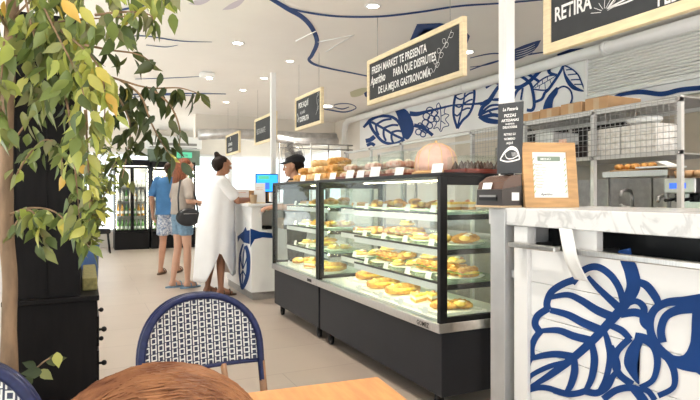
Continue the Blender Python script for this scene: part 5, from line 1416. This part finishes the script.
tube_cloth('dress', [((.025, 0, 1.43), .066, .075), ((.02, 0, 1.39), .10, .16), ((.015, 0, 1.31), .155, .215), ((.01, 0, 1.10), .185, .225), ((-.01, 0, .85), .215, .245), ((-.02, 0, .5), .23, .255), ((-.03, 0, .20), .235, .26)], 'whitecloth', wt, 48, hemw, .05, 6)
for y, el in ((-1, (.19, -.20, 1.15)), (1, (.16, .21, 1.15))):
    flesh('sleeve', [((.01, .165 * y, 1.345), .082, SH((.01, .165 * y, 1.345)).lerp(SH(el), .72), .078)], 'whitecloth', wt, .010, 3)
sandals(wt, anks, 0, 'sole')
t = thing('wallet', 'brown wallet in the hands of the person in the white dress', 'wallet', (1.90, 6.78, 1.17))
b = MB().m('sole'); b.box((-.02, -.075, -.035), (.02, .075, .05), .005); b.build('body', t)
b = MB().m('skindark'); b.box((-.0215, -.07, .03), (.0215, .07, .036)); b.build('clasp_strap', t)

# --- woman in grey tee and denim shorts (faces +x, turned slightly away)
gt = thing('person', 'person with long auburn hair in grey tee and denim shorts carrying a black bag', 'person', (1.14, 7.50, 0), .3)
sg = []
chain(sg, [(0, 0, .92), (0, 0, 1.06), (.01, 0, 1.24), (.01, 0, 1.37)], [(.10, .15, .1), (.085, .125, .08), (.095, .14, .09), (.075, .15, .05)])
chain(sg, [(.01, 0, 1.37), (.03, 0, 1.48)], [.056, .048])
anks = [(.03, -.085, .092), (-.09, .085, .092)]
legs(sg, [(0, -.08, .90), (0, .08, .90)], [(.03, -.085, .50), (-.02, .085, .50)], anks, 0, 1, .98)
Pg = head_segs(sg, (.055, 0, 1.565), 0, 1.0, .1)
for y, el, wr, hd in ((-1, (-.02, -.22, 1.12), (.18, -.17, 1.10), (1, .35, .05)), (1, (-.02, .22, 1.12), (.17, .12, 1.08), (1, -.3, .05))):
    sh = (.005, .155 * y, 1.36); chain(sg, [sh, SH(sh).lerp(SH(el), .5), el, SH(el).lerp(SH(wr), .4), wr], [.050, .042, .036, .035, .025])
    hand(sg, wr, hd, (0, .3 * y, 1), .95, .6, y)
body = flesh('body', sg, 'skinfair', gt, .008); face(Pg, 1.0, body)
flesh('hair', [((.03, 0, 1.61), (.09, .085, .078), (-.01, 0, 1.585), (.085, .085, .085)), ((-.04, 0, 1.56), (.06, .085, .07), (-.07, 0, 1.40), (.05, .10, .06)), ((-.07, 0, 1.40), (.05, .10, .06), (-.085, 0, 1.27), (.025, .07, .04)), ((-.01, -.07, 1.56), .03, (-.03, -.09, 1.38), .035), ((-.01, .07, 1.56), .03, (-.03, .09, 1.38), .035)], 'hairauburn', gt, .009, 4)
tube_cloth('tee_shirt', [((.02, 0, 1.425), .062, .07), ((.01, 0, 1.395), .09, .14), ((.01, 0, 1.33), .125, .19), ((.01, 0, 1.18), .13, .175), ((.0, 0, 1.03), .13, .17), ((0, 0, .95), .135, .18)], 'greycloth', gt, 36, None, .03, 6)
for y, el in ((-1, (-.015, -.215, 1.19)), (1, (-.015, .215, 1.19))): flesh('sleeve', [((.005, .15 * y, 1.36), .065, el, .06)], 'greycloth', gt, .010, 3)
sh = [((0, 0, .98), (.125, .165, .03), (0, 0, .90), (.13, .175, .06))]
for y in (-1, 1): sh.append(((0, .07 * y, .90), (.115, .095, .06), (.012, .083 * y, .70), (.098, .092, .03)))
flesh('denim_shorts', sh, 'denim', gt, .010, 3)
sandals(gt, anks, 0, 'denim')
t = thing('shoulder_bag', 'rounded black bag slung at the hip of the person with auburn hair', 'bag', (1.18, 7.255, .92), .3)
b = MB().m('leather'); b.ball((0, 0, 0), (.17, .055, .115), 18); b.build('body', t)
b = MB().m('leather'); b.tube([(-.13, 0, .07), (-.12, .04, .25), (-.05, .13, .47), (.06, .13, .47), (.12, .05, .25), (.13, 0, .07)], .010, 6); b.build('strap', t)
b = MB().m('dsteel'); b.tube([(-.09, -.052, .045), (.09, -.052, .045)], .004, 6); b.build('zip', t)
t = thing('phone', 'small dark phone in the hands of the person with auburn hair', 'phone', (1.345, 7.56, 1.11), .3)
b = MB().m('black'); b.box((-.06, -.04, -.006), (.08, .04, .006), .004); b.build('body', t)

# --- man in blue shirt and printed shorts, seen from behind, stepping (faces away, +y and a little +x)
MY = math.radians(62)
mt = thing('person', 'person in blue tee and printed shorts walking behind the other two customers', 'person', (1.17, 8.95, 0), MY)
sg = []
chain(sg, [(0, 0, .95), (0, 0, 1.10), (.01, 0, 1.28), (.01, 0, 1.42)], [(.11, .155, .1), (.10, .145, .08), (.11, .165, .1), (.08, .18, .05)])
chain(sg, [(.01, 0, 1.42), (.03, 0, 1.53)], [.062, .055])
anks = [(.10, -.09, .094), (-.12, .09, .094)]
legs(sg, [(0, -.085, .92), (0, .085, .92)], [(.09, -.09, .50), (-.02, .09, .50)], anks, 0, 1.03, 1.0)
Pm = head_segs(sg, (.05, 0, 1.60), -.5, 1.0)
for y, el, wr in ((-1, (-.04, -.25, 1.17), (.08, -.27, .95)), (1, (-.06, .25, 1.17), (.03, .27, .93))):
    sh = (0, .185 * y, 1.41); chain(sg, [sh, SH(sh).lerp(SH(el), .5), el, SH(el).lerp(SH(wr), .4), wr], [.058, .050, .043, .042, .030])
    hand(sg, wr, (.3, 0, -1), (0, y, .1), 1.05, .4, 1 if y < 0 else -1)
body = flesh('body', sg, 'skin', mt, .008); face(Pm, 1.0, body)
flesh('hair', [((.03, .0, 1.64), (.088, .085, .075), (-.005, 0, 1.62), (.085, .082, .078)), ((-.02, 0, 1.60), (.06, .075, .06), (-.015, 0, 1.55), (.04, .06, .03))], 'hairbrown', mt, .009, 4)
tube_cloth('tee_shirt', [((.02, 0, 1.475), .068, .075), ((.01, 0, 1.445), .10, .17), ((.01, 0, 1.37), .14, .225), ((.01, 0, 1.2), .145, .205), ((0, 0, 1.0), .145, .195), ((0, 0, .90), .15, .205)], 'bluecloth', mt, 36, None, .03, 6)
for y, el in ((-1, (-.03, -.245, 1.22)), (1, (-.045, .245, 1.22))): flesh('sleeve', [((0, .175 * y, 1.41), .075, el, .068)], 'bluecloth', mt, .010, 3)
sh = [((0, 0, .99), (.135, .175, .03), (0, 0, .90), (.14, .18, .06)), ((0, -.08, .90), (.12, .10, .06), (.07, -.09, .60), (.10, .10, .03)), ((0, .08, .90), (.12, .10, .06), (-.02, .09, .60), (.10, .10, .03))]
flesh('printed_shorts', sh, 'print', mt, .010, 3)
sandals(mt, anks, 0, 'sole', 1.05)

# --- worker behind the cases, black cap and apron (faces -x)
et = thing('person', 'worker in a black cap and black top behind the shorter display case', 'person', (2.13, 5.87, 0), PI - .15); et.scale = (.97, .97, .97)
sg = []
chain(sg, [(0, 0, .92), (0, 0, 1.06), (.01, 0, 1.24), (.01, 0, 1.37)], [(.11, .155, .1), (.10, .14, .08), (.11, .155, .09), (.085, .165, .05)])
chain(sg, [(.01, 0, 1.37), (.04, 0, 1.48)], [.058, .052])
anks = [(.0, -.10, .094), (.0, .10, .094)]
legs(sg, [(0, -.085, .90), (0, .085, .90)], [(.02, -.095, .50), (.02, .095, .50)], anks, 0)
Pe = head_segs(sg, (.065, 0, 1.555), 0, 1.0, .12)
for y, el, wr, hd in ((-1, (.05, -.23, 1.10), (.27, -.14, 1.10), (1, .4, -.1)), (1, (.05, .23, 1.10), (.27, .14, 1.10), (1, -.4, -.1))):
    sh = (.0, .17 * y, 1.355); chain(sg, [sh, SH(sh).lerp(SH(el), .5), el, SH(el).lerp(SH(wr), .4), wr], [.055, .048, .041, .040, .028])
    hand(sg, wr, hd, (0, 0, 1), 1.0, .6, y)
body = flesh('body', sg, 'skin', et, .008); face(Pe, 1.0, body)
flesh('hair', [((.03, 0, 1.60), (.085, .084, .07), (-.005, 0, 1.575), (.083, .083, .07)), ((-.02, 0, 1.55), (.055, .075, .05), (-.01, 0, 1.51), (.035, .055, .03))], 'hairdark', et, .009, 4)
cp = flesh('cap', [((.045, 0, 1.635), (.10, .092, .045), (.0, 0, 1.645), (.098, .092, .062)), ((.08, 0, 1.615), (.07, .08, .008), (.165, 0, 1.592), (.045, .06, .007))], 'blackcloth', et, .007, 3)
tube_cloth('black_top', [((.03, 0, 1.42), .065, .072), ((.015, 0, 1.39), .10, .155), ((.01, 0, 1.32), .14, .205), ((.01, 0, 1.15), .145, .19), ((0, 0, .98), .145, .18), ((0, 0, .85), .15, .19)], 'blackcloth', et, 36, None, .02, 6)
for y, el in ((-1, (.035, -.22, 1.16)), (1, (.035, .22, 1.16))): flesh('sleeve', [((0, .165 * y, 1.355), .070, el, .062)], 'blackcloth', et, .010, 3)
tr = [((0, 0, .96), (.12, .165, .03), (0, 0, .90), (.125, .175, .06))]
for y in (-1, 1): tr += [((0, .08 * y, .90), (.11, .09, .06), (.02, .095 * y, .5), .075), ((.02, .095 * y, .5), .075, (0, .10 * y, .11), (.062, .062, .02))]
flesh('trousers', tr, 'blackcloth', et, .010, 3)
sandals(et, anks, 0, 'black')

# --- person with chestnut hair at the table, close to the camera (faces +y)
PYW = PI / 2
HX, HY, HZ = .075, .62, .91
ct = thing('person', 'person with chestnut hair whose crown rises close to the camera at the table', 'person', (.06, .50, 0), PYW)
sg = []; k = .82
chain(sg, [(-.02, 0, .53), (-.03, 0, .62), (.0, 0, .71), (.03, 0, .765)], [(.10, .12, .07), (.085, .11, .06), (.085, .115, .06), (.06, .115, .035)])
chain(sg, [(.035, 0, .765), (.07, 0, .835)], [.042, .038])
hc = (.10, -.004, .902)
Pc = head_segs(sg, hc, .1, .92, .35)
for y in (-1, 1):
    h = SH((-.01, .065 * y, .535)); kn = SH((.30, .085 * y, .52)); an = SH((.29, .085 * y, .10))
    chain(sg, [h, h.lerp(kn, .5), kn, kn.lerp(an, .35), an], [.066, .056, .042, .042, .028])
    sg.append((an, .028, an + SH((.10, 0, -.055)), .022)); sg.append((an + SH((-.02, 0, -.05)), .024, an + SH((.11, 0, -.062)), .02))
    s0 = SH((.02, .115 * y, .755)); el = SH((.06, .17 * y, .60)); wr = SH((.18, .11 * y, .64 if y > 0 else .64))
    chain(sg, [s0, s0.lerp(el, .5), el, el.lerp(wr, .4), wr], [.038, .033, .029, .028, .021])
    hand(sg, wr, (.6, -.3 * y, -.35), (.3, 0, 1), .78, .5, y)
body = flesh('body', sg, 'skinfair', ct, .007); face(Pc, .92, body)
tube_cloth('tee_shirt', [((.035, 0, .805), .05, .055), ((.03, 0, .785), .07, .11), ((.02, 0, .735), .10, .145), ((-.01, 0, .62), .105, .135), ((-.02, 0, .50), .115, .145)], 'bluecloth', ct, 30, None, .02, 6)
for y in (-1, 1): flesh('sleeve', [((.02, .11 * y, .755), .05, (.05, .16 * y, .65), .045)], 'bluecloth', ct, .009, 3)
sh = [((-.02, 0, .56), (.11, .135, .04), (-.01, 0, .53), (.115, .14, .06))]
for y in (-1, 1): sh.append(((-.01, .065 * y, .535), (.08, .072, .07), (.22, .082 * y, .525), .062))
flesh('shorts', sh, 'denim', ct, .009, 3)
hc = Vector(hc)
hair = flesh('hair', [(hc + SH((-.005, 0, .035)), (.102, .104, .084), hc + SH((-.035, 0, .02)), (.095, .100, .088)), (hc + SH((-.05, 0, .0)), (.055, .085, .07), hc + SH((-.07, 0, -.10)), (.04, .075, .05)),
                      (hc + SH((-.01, .07, .03)), .035, hc + SH((-.03, .085, -.10)), .030), (hc + SH((-.01, -.07, .03)), .035, hc + SH((-.03, -.085, -.10)), .030)], 'hairchestnut', ct, .007, 6)
# strands combed from the parting down both sides
b = MB().m('hairchestnut')
for i in range(2200):
    sd = rnd.choice((-1, 1)); x0 = rnd.uniform(-.115, .075); ph = rnd.uniform(.0, .5); end = rnd.uniform(1.2, 2.2); sw = rnd.uniform(-.03, .06); rr = rnd.uniform(1.0, 1.07); wv_ = rnd.uniform(-.006, .006); pw_ = rnd.uniform(0, 6)
    pts = []
    for q in range(7):
        a = -.22 + ph * .5 + (end + .22 - ph * .5) * q / 6; xx = x0 * (1 - .12 * q / 6) - sw * q / 6
        cr = math.sqrt(max(.05, 1 - ((xx + .022) / .118) ** 2))
        z = hc.z + .03 + .091 * cr * rr * math.cos(a); y = hc.y + sd * .106 * cr * rr * math.sin(a)
        if a > PI / 2: z = hc.z + .03 - (a - PI / 2) * .10; y = hc.y + sd * .106 * cr * rr
        pts.append((hc.x + xx + wv_ * math.sin(pw_ + q * 1.1), y, z))
    b.tube(pts, [.0011, .0012, .0012, .0012, .0011, .0009, .0004], 3, caps=False)
for i in range(0):
    a0 = rnd.uniform(-1, 1); x0 = rnd.uniform(-.08, .05); l = rnd.uniform(.015, .03)
    p = Vector((hc.x + x0, hc.y + .05 * a0, hc.z + .112)); q = p + Vector((rnd.uniform(-.02, .02), a0 * l, rnd.uniform(.0, .012))); r_ = q + Vector((rnd.uniform(-.02, .02), a0 * l * .7, -.02))
    b.tube([p, q, r_], [.0007, .0006, .0003], 3, caps=False)
st = b.build('hair_strands', hair)

# ================================================================ light
sun = bpy.data.lights.new('sun', 'SUN'); sun.energy = 14; sun.color = (1, .985, .965); sun.angle = .01
so = bpy.data.objects.new('sun', sun); COL.objects.link(so); so.rotation_euler = Vector((.30, .06, -.95)).to_track_quat('-Z', 'Y').to_euler()
w = bpy.data.worlds.new('World'); SC.world = w; w.use_nodes = True
bg = w.node_tree.nodes['Background']; bg.inputs['Color'].default_value = (.90, .96, 1, 1); bg.inputs['Strength'].default_value = 1.3
for n, (x, y) in enumerate(((1.0, 2.2), (1.0, 4.6), (1.0, 7.2), (1.0, 9.8), (3.6, 2.4), (3.6, 4.8), (3.6, 7.4), (3.4, 9.8))):
    L = bpy.data.lights.new('downlight', 'SPOT'); L.energy = 80; L.color = (1, .93, .84); L.spot_size = math.radians(120); L.spot_blend = .8; L.shadow_soft_size = .06
    o = bpy.data.objects.new('downlight', L); COL.objects.link(o); o.location = (x, y, CZ - .03)
vs = SC.view_settings; SC.display_settings.display_device = 'sRGB'
vs.view_transform = 'Standard'; vs.look = 'None'; vs.gamma = 1; vs.use_curve_mapping = False; vs.exposure = .66
SC.cycles.max_bounces = 8; SC.cycles.transparent_max_bounces = 24; SC.cycles.diffuse_bounces = 5; SC.cycles.glossy_bounces = 3
SC.cycles.caustics_reflective = False; SC.cycles.caustics_refractive = False; SC.cycles.use_denoising = True
